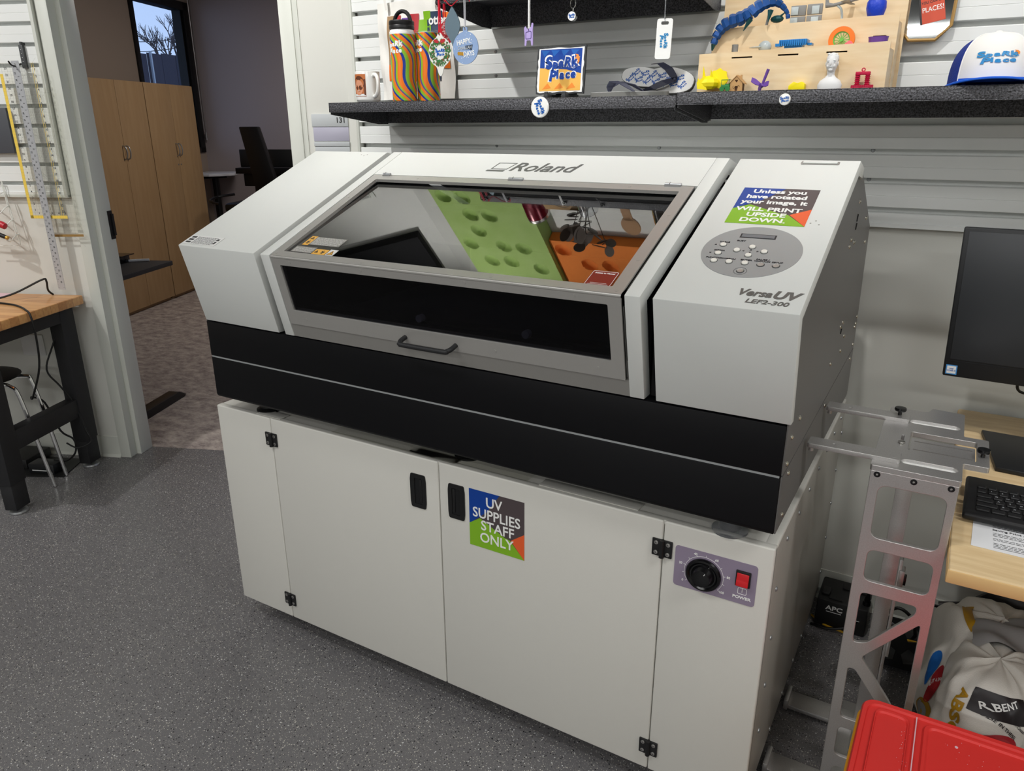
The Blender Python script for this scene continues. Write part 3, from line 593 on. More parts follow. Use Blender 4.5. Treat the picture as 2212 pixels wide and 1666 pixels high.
# signs
def rot_sign(Mx, W_, H_, parent, name, lab, lines):
    g = G(Mx); t = .0004
    g.prism([(0, 0), (W_, 0), (W_, H_), (0, H_)], 'z', 0, t*.5)
    g.mi = 0; g.prism([(0.55*W_, H_), (W_, H_), (W_, .43*H_), (.62*W_, .20*H_), (.18*W_, .50*H_)], 'z', 0, t)
    g.mi = 1; g.prism([(0, H_), (.56*W_, H_), (.33*W_, .66*H_), (0, .38*H_)], 'z', 0, t*1.2)
    g.mi = 2; g.prism([(0, 0), (W_, 0), (.74*W_, .28*H_), (.64*W_, .30*H_), (.20*W_, .52*H_), (0, .39*H_)], 'z', 0, t*1.4)
    g.mi = 3; g.prism([(W_, 0), (W_, .45*H_), (.76*W_, .28*H_)], 'z', 0, t*1.6)
    s_ = g.build(name, ['sg_grey', 'sg_blue', 'sg_green', 'sg_orange'], parent, lab)
    for tx, sz, u, v, kw in lines:
        o = text('lettering', tx, sz, Mx @ Matrix.Translation((u*W_, v*H_, 0.0010)), 'white_ink', None, **kw); o.parent = s_
    return s_
ms = MS @ Matrix.Translation((1.355, 0.284, 0.0002))
rot_sign(ms, 0.152, 0.151, pr, 'notice_sticker', 'blue, grey, green and orange notice with white words', [
    ('Unless you', .0215, .50, .89, dict(bold=.03, sx_=1.12)), ('have rotated', .0215, .49, .74, dict(bold=.03, sx_=1.08)), ('your image, it', .0215, .49, .59, dict(bold=.03, sx_=1.08)),
    ('WILL PRINT', .0215, .47, .385, dict(bold=.03, sx_=1.12)), ('UPSIDE', .0215, .47, .24, dict(bold=.03, sx_=1.12)), ('DOWN.', .0215, .46, .095, dict(bold=.03, sx_=1.15))])
# labels on the lid and cover
g = G(MT); g.box(0.005, 0.129, 0.010, 0.051, 0, .0003)
st = g.build('rating_label', 'label_white', pr)
g = G(MT)
rq = random.Random(5)
for i in range(3): g.box(0.012, 0.030, 0.015+.012*i, 0.022+.012*i, .0003, .0006)
for i in range(9):
    u = 0.036
    while u < .108: w_ = rq.uniform(.003, .008); g.box(u, u+w_, 0.0135+.0038*i, 0.0148+.0038*i, .0003, .0006); u += w_+.002
g.box(.113, .122, .034, .042, .0003, .0006); g.box(.114, .121, .018, .029, .0003, .0006)
sub(g.build('lettering', 'ink_dark'), st)
MG = MS @ Matrix.Translation((0, .023, -.0045)) @ Matrix.Rotation(math.radians(-1.1), 4, 'X') @ Matrix.Translation((0, -.023, .0003))
def lid_label(x0_, x1_, t0, t1, m, nm='warning_label'):
    g = G(MG); g.box(x0_, x1_, t0, t1, 0, .0003); return sub(g.build(nm, m), lid)
def tri(cx, cy, r, par, w=.0012):
    g = G(MG); g.mesh(shape_mesh([[(cx-r, cy-r*.7), (cx+r, cy-r*.7), (cx, cy+r)], [(cx-r+w*1.7, cy-r*.7+w), (cx+r-w*1.7, cy-r*.7+w), (cx, cy+r-w*2)]], .0002), Matrix.Translation((0, 0, .0006))); g.box(cx-.0008, cx+.0008, cy-r*.35, cy+r*.3, .0004, .0008); o = g.build('warning_mark', 'ink_dark'); o.parent = lid
y_ = lid_label(0.386, 0.405, 0.066, 0.108, 'label_yellow'); tri(.3955, .098, .006, y_)
d_ = lid_label(0.405, 0.502, 0.069, 0.106, 'apron_grey'); lid_label(0.378, 0.445, 0.032, 0.058, 'apron_grey'); lid_label(0.447, 0.488, 0.030, 0.053, 'label_yellow'); tri(.456, .041, .006, y_)
lid_label(0.490, 0.514, 0.030, 0.056, 'label_white'); g = G(MG); g.prism([(.493, .033), (.511, .033), (.502, .052)], 'z', .0003, .0006); sub(g.build('warning_mark', 'label_yellow'), lid); tri(.502, .0395, .0095, y_)
g = G(MG)
for cx, cy in ((.3955, .079), (.475, .041)):
    for k in range(5): a = k*1.26; g.box(cx+.004*math.cos(a)-.0018, cx+.004*math.cos(a)+.0018, cy+.006*math.sin(a)-.0012, cy+.006*math.sin(a)+.0012, .0003, .0006)
    g.box(cx-.0025, cx+.0025, cy-.003, cy+.003, .0003, .0006)
sub(g.build('warning_mark', 'ink_dark'), lid)
g = G(MG)
for i in range(8):
    u = 0.409
    while u < .495: w_ = rq.uniform(.004, .012); g.box(u, min(u+w_, .499), .0725+.0042*i, .0735+.0042*i, .0003, .0005); u += w_+.0015
for i in range(5):
    u = 0.381
    while u < .438: w_ = rq.uniform(.004, .012); g.box(u, min(u+w_, .443), .0355+.0042*i, .0364+.0042*i, .0003, .0005); u += w_+.0015
sub(g.build('lettering', 'white_ink'), lid)
g = G(MG); g.mesh(shape_mesh([rrect(1.158, 1.214, .0245, .079, .004)], .0002)); ml = sub(g.build('manual_label', 'red_label'), lid)
g = G(MG @ Matrix.Translation((0, 0, .0004))); g.mesh(shape_mesh([rrect(1.1595, 1.2125, .026, .0775, .0035), rrect(1.1603, 1.2117, .0268, .0767, .003)], .0002)); g.box(1.165, 1.207, .0305, .0312, 0, .0003)
g.box(1.169, 1.203, .0345, .0352, 0, .0003); sub(g.build('label_border', 'white_ink'), lid)
sub(text('lettering', 'Access to Manual', 0.0058, MG @ Matrix.Translation((1.186, .0705, .0004)), 'white_ink', None, bold=.03), lid)
# rivets on the right side panel
RV = [(0.598, 1.343), (0.783, 1.287), (0.836, 1.221), (0.535, 1.264), (0.598, 1.250), (0.521, 1.250), (0.927, 1.002), (0.918, 0.984), (0.905, 0.977), (0.607, 1.057), (0.573, 1.053), (0.672, 1.007), (0.928, 0.921), (0.911, 0.883), (0.638, 0.977), (0.477, 0.987), (0.115, 0.978), (0.050, 0.962), (0.032, 0.915), (0.063, 0.883), (0.485, 0.882), (0.05, .80)]
for y, z in RV:
    g = G(Matrix.Translation((1.556, y, z)) @ Matrix.Rotation(PI/2, 4, 'Y')); g.lathe([(0.0055, 0), (0.0052, 0.0018), (0.0032, 0.0034), (0.0008, 0.0039)], n=12); g.build('side_screw', 'screw', pr)
g = G()
for (ya, za), (yb, zb) in (((0.599, 1.314), (0.591, 1.299)), ((0.597, 1.294), (0.588, 1.281)), ((0.598, 1.043), (0.591, 1.032))):
    g.tube([(1.5562, ya, za), (1.5562, yb, zb)], .0022, 6)
g.build('side_slot', 'dark_void', pr)
for x, y in ((0.12, 0.08), (0.80, 0.10), (1.46, 0.06), (0.10, 0.85), (1.46, 0.85)):
    g = G(); g.lathe([(0.036, 0.7335), (0.036, 0.738), (0.024, 0.744), (0.020, 0.778)], (x, y, 0)); g.build('foot', 'black_plastic' if x < 1 else 'clear_sheet', pr)
# ================================================================== CABINET
cb = thing('cabinet', (0.755, 0.5, 0.0), 'off-white two-door metal cabinet on castors under the printer', 'cabinet')
YF = 0.0286; XA, XB = -0.0466, 1.557
g = G(); g.box(XA, XB-.002, YF+.012, 1.0, 0.071, 0.7325, 0.003); g.build('body', 'cab_white', cb)
g = G(); g.box(XB-.0028, XB, YF+.010, 1.0, 0.068, 0.726, .0008); g.build('side_plate', 'cab_side', cb)
g = G(); g.box(XA, XB, YF+.004, YF+.022, 0.722, 0.734, .004); g.box(XB-.024, XB, YF+.02, 1.0, 0.722, 0.734, .004); g.build('top_rim', 'cab_white', cb)
for a, b in ((XA, 0.1742), (1.3335, XB)):
    g = G(); g.box(a, b, YF, YF+.018, 0.070, 0.7335, .004, 3); g.build('front_panel', 'cab_white', cb)
doors = []
for a, b in ((0.1758, 0.7548), (0.7568, 1.3318)):
    g = G(); g.box(a, b, YF, YF+.018, 0.070, 0.7335, .004, 3); doors.append(g.build('door', 'cab_white', cb, 'left cabinet door' if a < .5 else 'right cabinet door with supplies sticker'))
MCF = frame((0, YF, 0), (1, 0, 0), (0, 0, 1))
for d_, cx in ((doors[0], 0.692), (doors[1], 0.8085)):
    g = G(MCF @ Matrix.Translation((cx, 0.6385, 0)))
    out = rpoly([(-.022, -.047), (.022, -.047), (.0245, -.03), (.0245, .03), (.022, .047), (-.022, .047), (-.0245, .03), (-.0245, -.03)], .004)
    s0 = 1 if cx < .75 else -1
    g.mesh(shape_mesh([out, rrect(-.011 if s0 > 0 else -.013, .013 if s0 > 0 else .011, -.036, .036, .003)], .0012), Matrix.Translation((0, 0, .0012)))
    g.box(-.0245, .0245, -.046, .046, -.014, -.013); 
    g.mi = 1; g.prism([(-.013, -.036), (.013, -.036), (.013, .036), (-.013, .036)], 'z', -.0002, .0002)
    g.mi = 0; g.box(s0*.004, s0*.012, -.030, .034, .0004, .0022, .0008)
    sub(g.build('recessed_handle', ['black_plastic', 'dark_void']), d_)
for cx, cz in ((0.1752, 0.6700), (0.1752, 0.1375), (1.3327, 0.6700), (1.3327, 0.1370)):
    e = G(MCF @ Matrix.Translation((cx, cz, 0)))
    for sx_ in (-1, 1): e.box(sx_*.003, sx_*.022, -.0200, .0200, 0, .0045, .0015)
    e.cyl((0, -.0215, .0045), (0, .0195, .0045), 0.0056, n=14)
    h = e.build('hinge', 'black_plastic', cb)
    for sx_ in (-1, 1):
        for sy_ in (-1, 1):
            q = G(MCF @ Matrix.Translation((cx+sx_*.013, cz+sy_*.0115, .0045))); q.lathe([(0.0048, 0), (0.0046, .0008), (.003, .0013), (0.0005, .0013)], n=12); q.mi = 1; q.box(-.002, .002, -.0004, .0004, .0012, .0016); q.box(-.0004, .0004, -.002, .002, .0012, .0016); sub(q.build('screw', ['steel', 'ink_dark']), h)
ms = MCF @ Matrix.Translation((0.8455, 0.5325, 0.0003))
rot_sign(ms, 0.1535, 0.1540, doors[1], 'supplies_sticker', 'blue, grey, green and orange sticker saying UV supplies staff only', [
    ('UV', .037, .46, .82, dict(bold=.012, sx_=.95)), ('SUPPLIES', .037, .50, .605, dict(bold=.012, sx_=.93)), ('STAFF', .037, .52, .40, dict(bold=.012, sx_=.95)), ('ONLY', .037, .50, .185, dict(bold=.012, sx_=.95))])
pp = plate('power_panel', [rrect(1.3610, 1.5295, 0.5915, 0.6865, .007)], .001, MCF @ Matrix.Translation((0, 0, .0005)), 'purple_panel', cb)
MP = MCF @ Matrix.Translation((0, 0, .0012))
g = G(MP @ Matrix.Translation((1.4235, .6345, 0))); g.lathe([(.0365, 0), (.037, .004), (.035, .0075), (.031, .0085), (.027, .006), (.0245, .006), (.0225, .010), (.0185, .020), (.0165, .0205), (.001, .0200)], n=40)
dl = sub(g.build('dial', 'black_gloss'), pp)
g = G(MP @ Matrix.Translation((1.4235, .6345, .0095)) @ Matrix.Rotation(math.radians(62), 4, 'Z')); g.box(.0215, .0245, -.0006, .0006, -.004, -.0028); g.box(.012, .0165, -.0005, .0005, .0108, .0114); sub(g.build('dial_mark', 'white_ink'), pp)
g = G(MP)
def arc(cx, cy, r, a0, a1, w, n=30):
    P = [(cx+(r+w)*math.cos(a0+(a1-a0)*k/n), cy+(r+w)*math.sin(a0+(a1-a0)*k/n)) for k in range(n+1)]
    return P+[(cx+r*math.cos(a0+(a1-a0)*k/n), cy+r*math.sin(a0+(a1-a0)*k/n)) for k in range(n, -1, -1)]
A0, A1 = math.radians(214), math.radians(-40)
g.mesh(shape_mesh([arc(1.4235, .6345, .0405, A0, A1, .0007)], .0002))
for k in range(11):
    t = A0+(A1-A0)*k/10; c, s = math.cos(t), math.sin(t); g.tube([(1.4235+.0408*c, .6345+.0408*s, 0), (1.4235+.0452*c, .6345+.0452*s, 0)], .0004, 4)
sub(g.build('dial_scale', 'white_ink'), pp)
for k in range(0, 11, 2):
    t = A0+(A1-A0)*k/10; r_ = .0515; sub(text('lettering', str(k*10), .0072, MP @ Matrix.Translation((1.4235+r_*math.cos(t), .6345+r_*.9*math.sin(t), .0002)), 'white_ink', None, bold=.02), pp)
g = G(MP); g.box(1.4885, 1.518, .6335, .6690, 0, .004, .0012); sw = sub(g.build('power_switch', 'black_plastic'), pp)
g = G(MP); g.prism([(.6380, .004), (.6645, .004), (.6645, .0055), (.650, .0075), (.6380, .0115)], 'x', 1.4915, 1.515, .0008); o = g.build('rocker', 'red_switch'); o.data.transform(Matrix.Identity(4)); o.parent = sw; 
sub(text('lettering', 'POWER', .0088, MP @ Matrix.Translation((1.5035, .6060, .0002)), 'white_ink', None, bold=.03, sx_=1.2), pp)
g = G(MP); g.mesh(shape_mesh([rrect(1.4945, 1.5125, .6140, .6290, .003), rrect(1.4955, 1.5115, .6150, .6280, .0025)], .0002)); g.box(1.5029, 1.5041, .619, .629, 0, .0004); g.box(1.4995, 1.501, .6275, .6295, 0, .0003)
sub(g.build('power_symbol', 'white_ink'), pp)
RC = [(0.905, 0.705), (0.788, 0.700), (0.987, 0.629), (0.537, 0.697), (0.985, 0.506), (0.411, 0.694), (0.289, 0.690), (0.158, 0.692), (0.985, 0.392), (0.985, 0.269), (0.985, 0.143), (0.095, 0.606), (0.107, 0.477), (0.110, 0.351), (0.110, 0.225), (0.110, 0.095), (0.70, 0.085), (0.577, 0.085), (0.430, 0.085), (0.285, 0.085), (.66, .699)]
for y, z in RC:
    g = G(Matrix.Translation((1.557, y, z)) @ Matrix.Rotation(PI/2, 4, 'Y')); g.lathe([(0.0058, 0), (0.0054, 0.0018), (0.0032, 0.0036), (0.0008, 0.0041)], n=12); g.build('side_screw', 'steel_dull', cb)
for x, y in ((0.10, 0.12), (1.45, 0.12), (0.10, 0.9), (1.45, 0.9)):
    g = G(); g.cyl((x-.012, y, .0245), (x+.012, y, .0245), .0245, n=20); g.mi = 1; g.box(x-.018, x+.018, y-.012, y+.02, .045, .055, .002); g.box(x-.018, x-.013, y-.010, y+.010, .018, .05); g.box(x+.013, x+.018, y-.010, y+.010, .018, .05); g.cyl((x, y+.01, .05), (x, y+.01, .071), .012, n=10)
    g.build('castor', ['black_plastic', 'steel_dull'], cb)
g = G(); g.box(0.116, 0.21, 0.034, 0.07, 0.7343, 0.7360, .0006)
tag(g.build('shim_plate', 'cab_white'), 'small white shim plate on the cabinet top near the left hinge', 'plate')
# clear plastic covers lying on the cabinet top under the printer
for i, (x0_, x1_, ya, yb) in enumerate(((0.40, 0.80, 0.036, 0.20), (0.665, 1.003, 0.034, 0.16))):
    z_ = 0.7350+.0045*i; g = G(); g.box(x0_, x1_, ya, yb, z_, z_+.003, .001); g.box(x0_, x1_, ya, ya+.006, z_, z_+.0042 if not i else z_+.012, .001)
    tag(g.build('clear_tray', 'clear_acrylic'), 'clear plastic tray under the printer front, %s of the pair' % ('left lower' if not i else 'right upper'), 'tray', 'clear plastic trays on the cabinet top')
g = G(); g.box(1.03, 1.27, 0.040, 0.075, 0.7343, 0.7362, .0006)
tag(g.build('metal_strip', 'cab_white'), 'thin pale metal strip with screw on the cabinet top right of the clear trays', 'strip')
# ================================================================== SHELVES
def shelf(xa, xb, zt, label, yf=0.738, yb=WY-.020):
    e = thing('metal_shelf', ((xa+xb)/2, yb, zt-.06), label, 'shelf', None)
    g = G(); g.box(xa, xb, yf, yb, zt-.003, zt, .001); g.box(xa, xb, yf, yf+.003, zt-.030, zt, .0012); g.box(xa, xb, yf, yf+.016, zt-.031, zt-.028); g.box(xa, xb, yb-.003, yb, zt-.066, zt)
    g.box(xa, xa+.002, yf, yb, zt-.030, zt); g.box(xb-.002, xb, yf, yb, zt-.030, zt)
    g.build('shelf_board', 'hammer_black', e)
    for x in (xa+.0022, xb-.0045):
        g = G(); g.prism([(yf+.004, zt-.0295), (yb-.0035, zt-.0295), (yb-.0035, zt-.070), (yb-.06, zt-.070), (yf+.004, zt-.038)], 'x', x, x+.0023); g.build('bracket', 'hammer_black', e)
    return e
ZS = 1.5845; ZR = 1.5905
shelf(-0.176, 1.0585, ZS, 'black hammered metal shelf, long lower left run carrying mug and flip-flops')
shelf(1.0605, 2.30, ZR, 'black hammered metal shelf, lower right run carrying toy display and cap')
shelf(0.2885, 1.068, 1.887, 'black hammered metal shelf at the top with ornaments hanging from its edge')
# ---- room sign
MSN = MB_ @ frame((0, -0.0005, 0), (1, 0, 0), (0, 0, 1))
sg = thing('room_sign', B(-0.075, 0, 1.41), 'grey room number sign reading 131 on the wall beside the door', 'sign')
g = G(MSN); g.box(-0.150, 0.000, 1.5065, 1.5535, 0, .005, .0008); g.build('number_plate', 'sign_grey', sg)
g = G(MSN); g.box(-0.147, 0.000, 1.452, 1.5055, 0, .0025, .0005); g.build('insert_strip', 'sign_strip', sg)
g = G(MSN); g.box(-0.147, 0.001, 1.432, 1.450, 0, .006, .0008); g.build('lower_rail', 'sign_grey', sg)
g = G(MSN); g.box(-0.145, 0.000, 1.400, 1.431, 0, .004, .0008); g.build('lower_plate', 'sign_grey', sg)
text('lettering', '131', .028, MSN @ Matrix.Translation((-.029, 1.5300, .0056)), 'ink_dark', sg, bold=.02)
# ---- mug with photo
mx, my, mz = -0.049, 0.800, ZS+.0005
MU = thing('photo_mug', (mx, my, mz), 'white ceramic mug printed with a photo of a smiling child at the shelf end', 'mug')
g = G(); g.lathe([(.030, 0), (.036, .002), (.0405, .008), (.0415, .02), (.0415, .094), (.0408, .097), (.0385, .097), (.038, .09), (.0378, .012), (.034, .007), (.001, .006)], (mx, my, mz), n=40); g.build('body', 'ceramic', MU)
g = G()
ha = Vector((0.93, -0.36, 0)).normalized()
pts = [Vector((mx, my, mz))+ha*r_+Vector((0, 0, z_)) for r_, z_ in ((.039, .082), (.052, .086), (.066, .078), (.0715, .060), (.068, .038), (.056, .022), (.040, .018))]
g.tube(pts, .0062, 10, smooth=4); g.build('handle', 'ceramic', MU)
def cylpatch(g, cx, cy, R, a0, a1, z0_, z1_, n=14):
    g.grid(lambda u, v: (cx+R*math.cos(a0+(a1-a0)*u), cy+R*math.sin(a0+(a1-a0)*u), z0_+(z1_-z0_)*v), n, 2)
# child's portrait wrapped on the mug: built as flat shapes then wrapped
def wrapper(cx, cy, R, ac, zc):
    def fn(co): return Vector((cx+(R+co.z)*math.cos(ac+co.x/R), cy+(R+co.z)*math.sin(ac+co.x/R), zc+co.y))
    return fn
g = G(); Wf = wrapper(mx, my, .0418, math.radians(268), mz+.052)
def gpatch(g, x0_, x1_, y0_, y1_, h, n=10): g.grid(lambda u, v: (x0_+(x1_-x0_)*u, y0_+(y1_-y0_)*v, h), n, 2)
def eface(g, cx, cy, rx, ry, h, n=24, a=0):
    vs = [g._v((cx+rx*math.cos(2*PI*i/n)*math.cos(a)-ry*math.sin(2*PI*i/n)*math.sin(a), cy+rx*math.cos(2*PI*i/n)*math.sin(a)+ry*math.sin(2*PI*i/n)*math.cos(a), h)) for i in range(n)]
    c = g._v((cx, cy, h)); [g._f([c, vs[i], vs[(i+1) % n]]) for i in range(n)]
gpatch(g, -.030, .024, -.034, .036, 0)
g.mi = 2; eface(g, -.002, .008, .0215, .0225, .0004); gpatch(g, .018, .023, -.03, .02, .0005, 2)
g.mi = 1; eface(g, -.003, -.006, .0180, .0240, .0006)
g.mi = 3; eface(g, -.010, -.001, .0024, .0009, .001); eface(g, .004, -.001, .0024, .0009, .001)
g.mi = 0; eface(g, -.003, -.0085, .0026, .0012, .001); eface(g, -.003, -.0165, .0062, .0024, .001)
g.mi = 4; eface(g, -.003, -.0160, .0046, .0010, .0012); gpatch(g, -.029, .023, -.033, -.026, .0003, 8)
for v in g.bm.verts: v.co = Wf(v.co)
g.build('photo_print', ['orange_print', 'skin_print', 'hair_print', 'eye_print', 'label_white'], MU, recalc=False)
# ---- bottles
def bottle(nm, cx, cy, R, H, lab, flask):
    t = thing(nm, (cx, cy, ZS+.0005), lab, 'bottle'); z = ZS+.0005
    g = G(); g.lathe([(R*.94, .0), (R, .003), (R, H)], (cx, cy, z), n=40, uv=True); b = g.build('printed_body', 'swirl', t)
    if flask:
        g = G(); g.lathe([(R, H), (R, H+.006), (R*.93, H+.013), (R*.88, H+.015)], (cx, cy, z), n=36); g.build('neck', 'ceramic', t)
        g = G(); g.lathe([(R*.96, H+.015), (R*1.0, H+.017), (R*1.0, H+.025), (R*.97, H+.027), (R*1.0, H+.029), (R*1.0, H+.038), (R*.95, H+.041), (.001, H+.041)], (cx, cy, z), n=36); lid_ = g.build('lid', 'black_plastic', t)
        g = G(); P = []
        for k in range(13): a = PI*k/12; P.append((cx+.004+.032*math.cos(a), cy+.0, z+H+.036+.033*math.sin(a)))
        g.tube(P, .0062, 10); sub(g.build('carry_loop', 'black_plastic'), lid_)
    else:
        g = G(); g.lathe([(R*.97, H), (R*1.0, H+.003), (R*.99, H+.006), (R*.90, H+.008), (R*.86, H+.005), (.001, H+.005)], (cx, cy, z), n=36); g.build('clear_lid', 'clear_acrylic', t)
        g = G(); g.lathe([(R*.98, H), (R*.98, H+.001), (.001, H+.001)], (cx, cy, z), n=36); g.build('rim', 'ceramic', t)
    Wf = wrapper(cx, cy, R+.0004, math.radians(262 if flask else 236), z+H*.80)
    logo(t, Matrix.Identity(4), .066, 'white_ink', False, Wf)
    return t
bottle('insulated_bottle', 0.1065, 0.801, .0405, .202, 'tall bottle with orange, green and blue swirls and a black loop lid', True)
bottle('skinny_tumbler', 0.165, 0.856, .0385, .208, 'tall swirl-striped tumbler with clear flat lid right of the loop-lid bottle', False)
# ---- tote bag hung on the slats behind the bottles
tt = thing('tote_bag', (-.02, 1.02, 1.60), 'white cotton tote bag printed with colourful book covers behind the bottles', 'bag')
g = G()
def totef(u, v):
    x = -.190+.335*u+(.010*(1-v) if u < .1 else 0); z = 1.600+.325*v
    return (x, 1.040-.030*math.sin(PI*u)*(1-.5*v)+.0035*math.sin(u*31+v*9)*(1-v*.5)+.003*math.sin(v*14+u*5), z)
g.grid(totef, 40, 30); g.grid(lambda u, v: (totef(u, v)[0], 1.049, totef(u, v)[2]), 10, 6); g.build('bag_body', 'tote', tt, recalc=False)
g = G(); g.tube([(-.13, 1.02, 1.90), (-.13, 1.00, 1.98), (-.08, 1.01, 2.12), (.02, 1.01, 2.12), (.075, 1.00, 1.98), (.08, 1.02, 1.90)], .006, 6, smooth=5)
for v in g.bm.verts: v.co.y = 1.02+(v.co.y-1.02)*.3
g.build('strap', 'tote', tt)
g = G(); cols = ['bag_red', 'carton', 'sg_green', 'orn_navy', 'toy_orange', 'toy_purple', 'sg_blue', 'book_red']
rb = random.Random(21)
def onbag(x, z, h=.0025): u = (x+.190)/.335; v = (z-1.600)/.325; p = totef(u, v); return (x, p[1]-h, z)
lst = []
for bx, bz, w_, h_, c in ((-.135, 1.72, .035, .16, 1), (-.135, 1.665, .035, .055, 4), (-.10, 1.79, .03, .09, 0), (-.10, 1.70, .035, .09, 7), (-.10, 1.650, .05, .05, 6), (-.065, 1.70, .03, .17, 5), (-.03, 1.66, .04, .22, 0), (.01, 1.66, .035, .20, 2), (.045, 1.66, .05, .20, 3), (.095, 1.70, .035, .14, 4), (.03, 1.80, .03, .085, 2), (.06, 1.795, .048, .088, 3), (.108, 1.79, .032, .088, 4)):
    g.mi = c; g.grid(lambda u, v: onbag(bx+w_*u, bz+h_*v), 6, 8)
g.build('cover_print', cols, tt, recalc=False)
g = G(); g.mesh(text_mesh('otter', .042, .03, 0, 0, 'CENTER', .8), Matrix.Translation((.088, 1.855, 0)))
for v in g.bm.verts: v.co = Vector(onbag(v.co.x, v.co.y, .0045))
g.build('lettering', 'white_ink', tt, recalc=False)
# ---- hanging ornaments from the upper shelf lip (y = 0.733), hooks on the lip
YL = 0.7355
def hook(x, z=1.862, lab='ornament', y=YL):
    g = G(); g.cyl((x, y+.0022, z+.008), (x, y-.002, z+.008), .006, n=14); g.tube([(x, y-.002, z+.006), (x, y-.009, z+.004), (x, y-.012, z-.004), (x, y-.009, z-.009), (x, y-.004, z-.006)], .0014, 6, smooth=3)
    return tag(g.build('magnetic_hook', 'black_plastic'), 'small black magnetic hook on the upper shelf edge holding the '+lab, 'hook', 'magnetic hooks on the upper shelf edge')
def ribbon(g, x, z0_, z1_, w=.0035, y=YL-.011, sep=.003):
    for s_ in (-1, 1): g.prism([(x+s_*sep-w/2, z0_+.002*0), (x+s_*sep+w/2, z0_), (x+s_*.0012+w/2, z1_), (x+s_*.0012-w/2, z1_)], 'y', y+s_*.001, y+s_*.001+.0005)
MO = frame((0, YL-.012, 0), (1, 0, 0), (0, 0, 1))
def drop(cx, cz, w, h, tip, n=20):
    P = []
    for k in range(n+1):
        t = k/n; z = h/2-t*h; r_ = w/2*math.sin(PI*t)**1.25; P.append((cx+r_, cz+z))
    for k in range(n-1, 0, -1):
        t = k/n; P.append((cx-w/2*math.sin(PI*t)**1.25, cz+h/2-t*h))
    return P
hook(0.312, lab='wreath ornament')
t = thing('wreath_ornament', (0.31, YL-.012, 1.663), 'white pointed ornament with a green wreath print on red ribbon', 'ornament')
cx, cz = 0.310, 1.721
O_ = []
for k in range(120):
    a = PI/2+2*PI*k/120; r_ = .0420+.013*max(0, math.cos(a-PI/2))**50+.026*max(0, -math.sin(a))**45
    O_.append((cx+r_*math.cos(a), cz+r_*math.sin(a)))
plate('body', [O_, ell(cx, cz+.048, .0025, n=10)], .003, MO, 'orn_white', t)
g = G(MO); rw = random.Random(4)
for k in range(260):
    a = rw.uniform(0, 2*PI); r_ = rw.uniform(.0215, .0385); g.mi = rw.choice((0, 0, 0, 0, 0, 3, 3, 1, 2)) if k > 90 else 0; eface(g, cx+r_*math.cos(a), cz+r_*math.sin(a), rw.uniform(.002, .0045) if g.mi in (0, 3) else .0018, rw.uniform(.0015, .003) if g.mi in (0, 3) else .0016, .0018+k*.000003, 8, rw.uniform(0, 3))
g.mi = 1
for s_ in (-1, 1): eface(g, cx+s_*.012, cz+.031, .010, .005, .0028, 12, s_*.3)
g.build('wreath_print', ['orn_green', 'bag_red', 'gold', 'toy_green'], t, recalc=False)
logo(t, MO @ Matrix.Translation((cx, cz-.001, .002)), .036, 'logo_blue', False)
g = G(); ribbon(g, 0.3115, 1.770, 1.866, .0045, YL-.0125); g.build('ribbon', 'ribbon_red', t)
hook(0.299, lab='red ornament', y=YL+0.0)
t = thing('red_ornament', (0.325, YL-.002, 1.735), 'red teardrop ornament with white lettering behind the wreath ornament', 'ornament')
MO2 = frame((0, YL+.006, 0), (1, 0, 0), (0, 0, 1))
D_ = [(0.3275+(x)*math.cos(-.18)-(z)*math.sin(-.18), 1.775+x*math.sin(-.18)+z*math.cos(-.18)) for x, z in drop(0, 0, .060, .094, 0)]
D_ = [(x-.006, z) for x, z in D_]
plate('body', [D_], .003, MO2, 'book_red' if False else 'bag_red', t)
g = G(MO2); rq = random.Random(8)
for k in range(26): g.box(.305+rq.uniform(-.003, .014)+k*.0005, .307+rq.uniform(0, .016)+k*.0005, 1.81-k*.0026, 1.811-k*.0026, .0016, .0021)
g.build('lettering', 'white_ink', t)
g = G(); ribbon(g, 0.318, 1.818, 1.858, .004, YL+.004); g.build('ribbon', 'ribbon_red', t)
hook(0.402, lab='happy days ornament')
t = thing('grey_ornament', (0.353, YL-.004, 1.74), 'plain blue-grey metal teardrop ornament with red ribbon bow', 'ornament')
MO3 = frame((0, YL-.004, 0), (1, 0, 0), (0, 0, 1))
P3 = []
for k in range(41):
    q = k/40; z = 1.845-q*.108; r_ = .0255*(math.sin(PI*min(1, max(0, (q)))**.9) if True else 0); r_ = .0258*math.sin(PI*q)**1.5 if q > .5 else .0258*math.sin(PI*q)**1.1; P3.append((.3525+r_+.0012, z))
L3 = [(2*.3525-x, z) for x, z in P3[::-1]]
plate('body', [P3+L3], .003, MO3, 'orn_grey', t)
g = G(); g.tube([(.330, YL-.009, 1.866), (.341, YL-.009, 1.853), (.352, YL-.007, 1.846), (.366, YL-.008, 1.853), (.385, YL-.010, 1.864), (.402, YL-.010, 1.866), (.416, YL-.010, 1.863), (.419, YL-.010, 1.852)], .0014, 6, smooth=4)
g.tube([(.330, YL-.009, 1.866), (.322, YL-.009, 1.872), (.331, YL-.009, 1.858)], .0012, 6, smooth=3)
g.build('ribbon', 'ribbon_red', t)
t = thing('round_ornament', (0.4025, YL-.012, 1.684), 'round pale blue ornament reading Happy Days on grey ribbon', 'ornament')
cx, cz = .4035, 1.7285
P_ = [(cx-.0075, cz+.0445+.0115), (cx-.0075, cz+.0438)]+[(cx+.0450*math.cos(a), cz+.0450*math.sin(a)) for a in [math.radians(99+342*k/60) for k in range(61)]]+[(cx+.0075, cz+.0438), (cx+.0075, cz+.0445+.0115)]
plate('body', [P_, ell(cx, cz+.0505, .003, n=12)], .003, MO, 'orn_blue', t)
MO4 = MO @ Matrix.Translation((0, 0, .002))
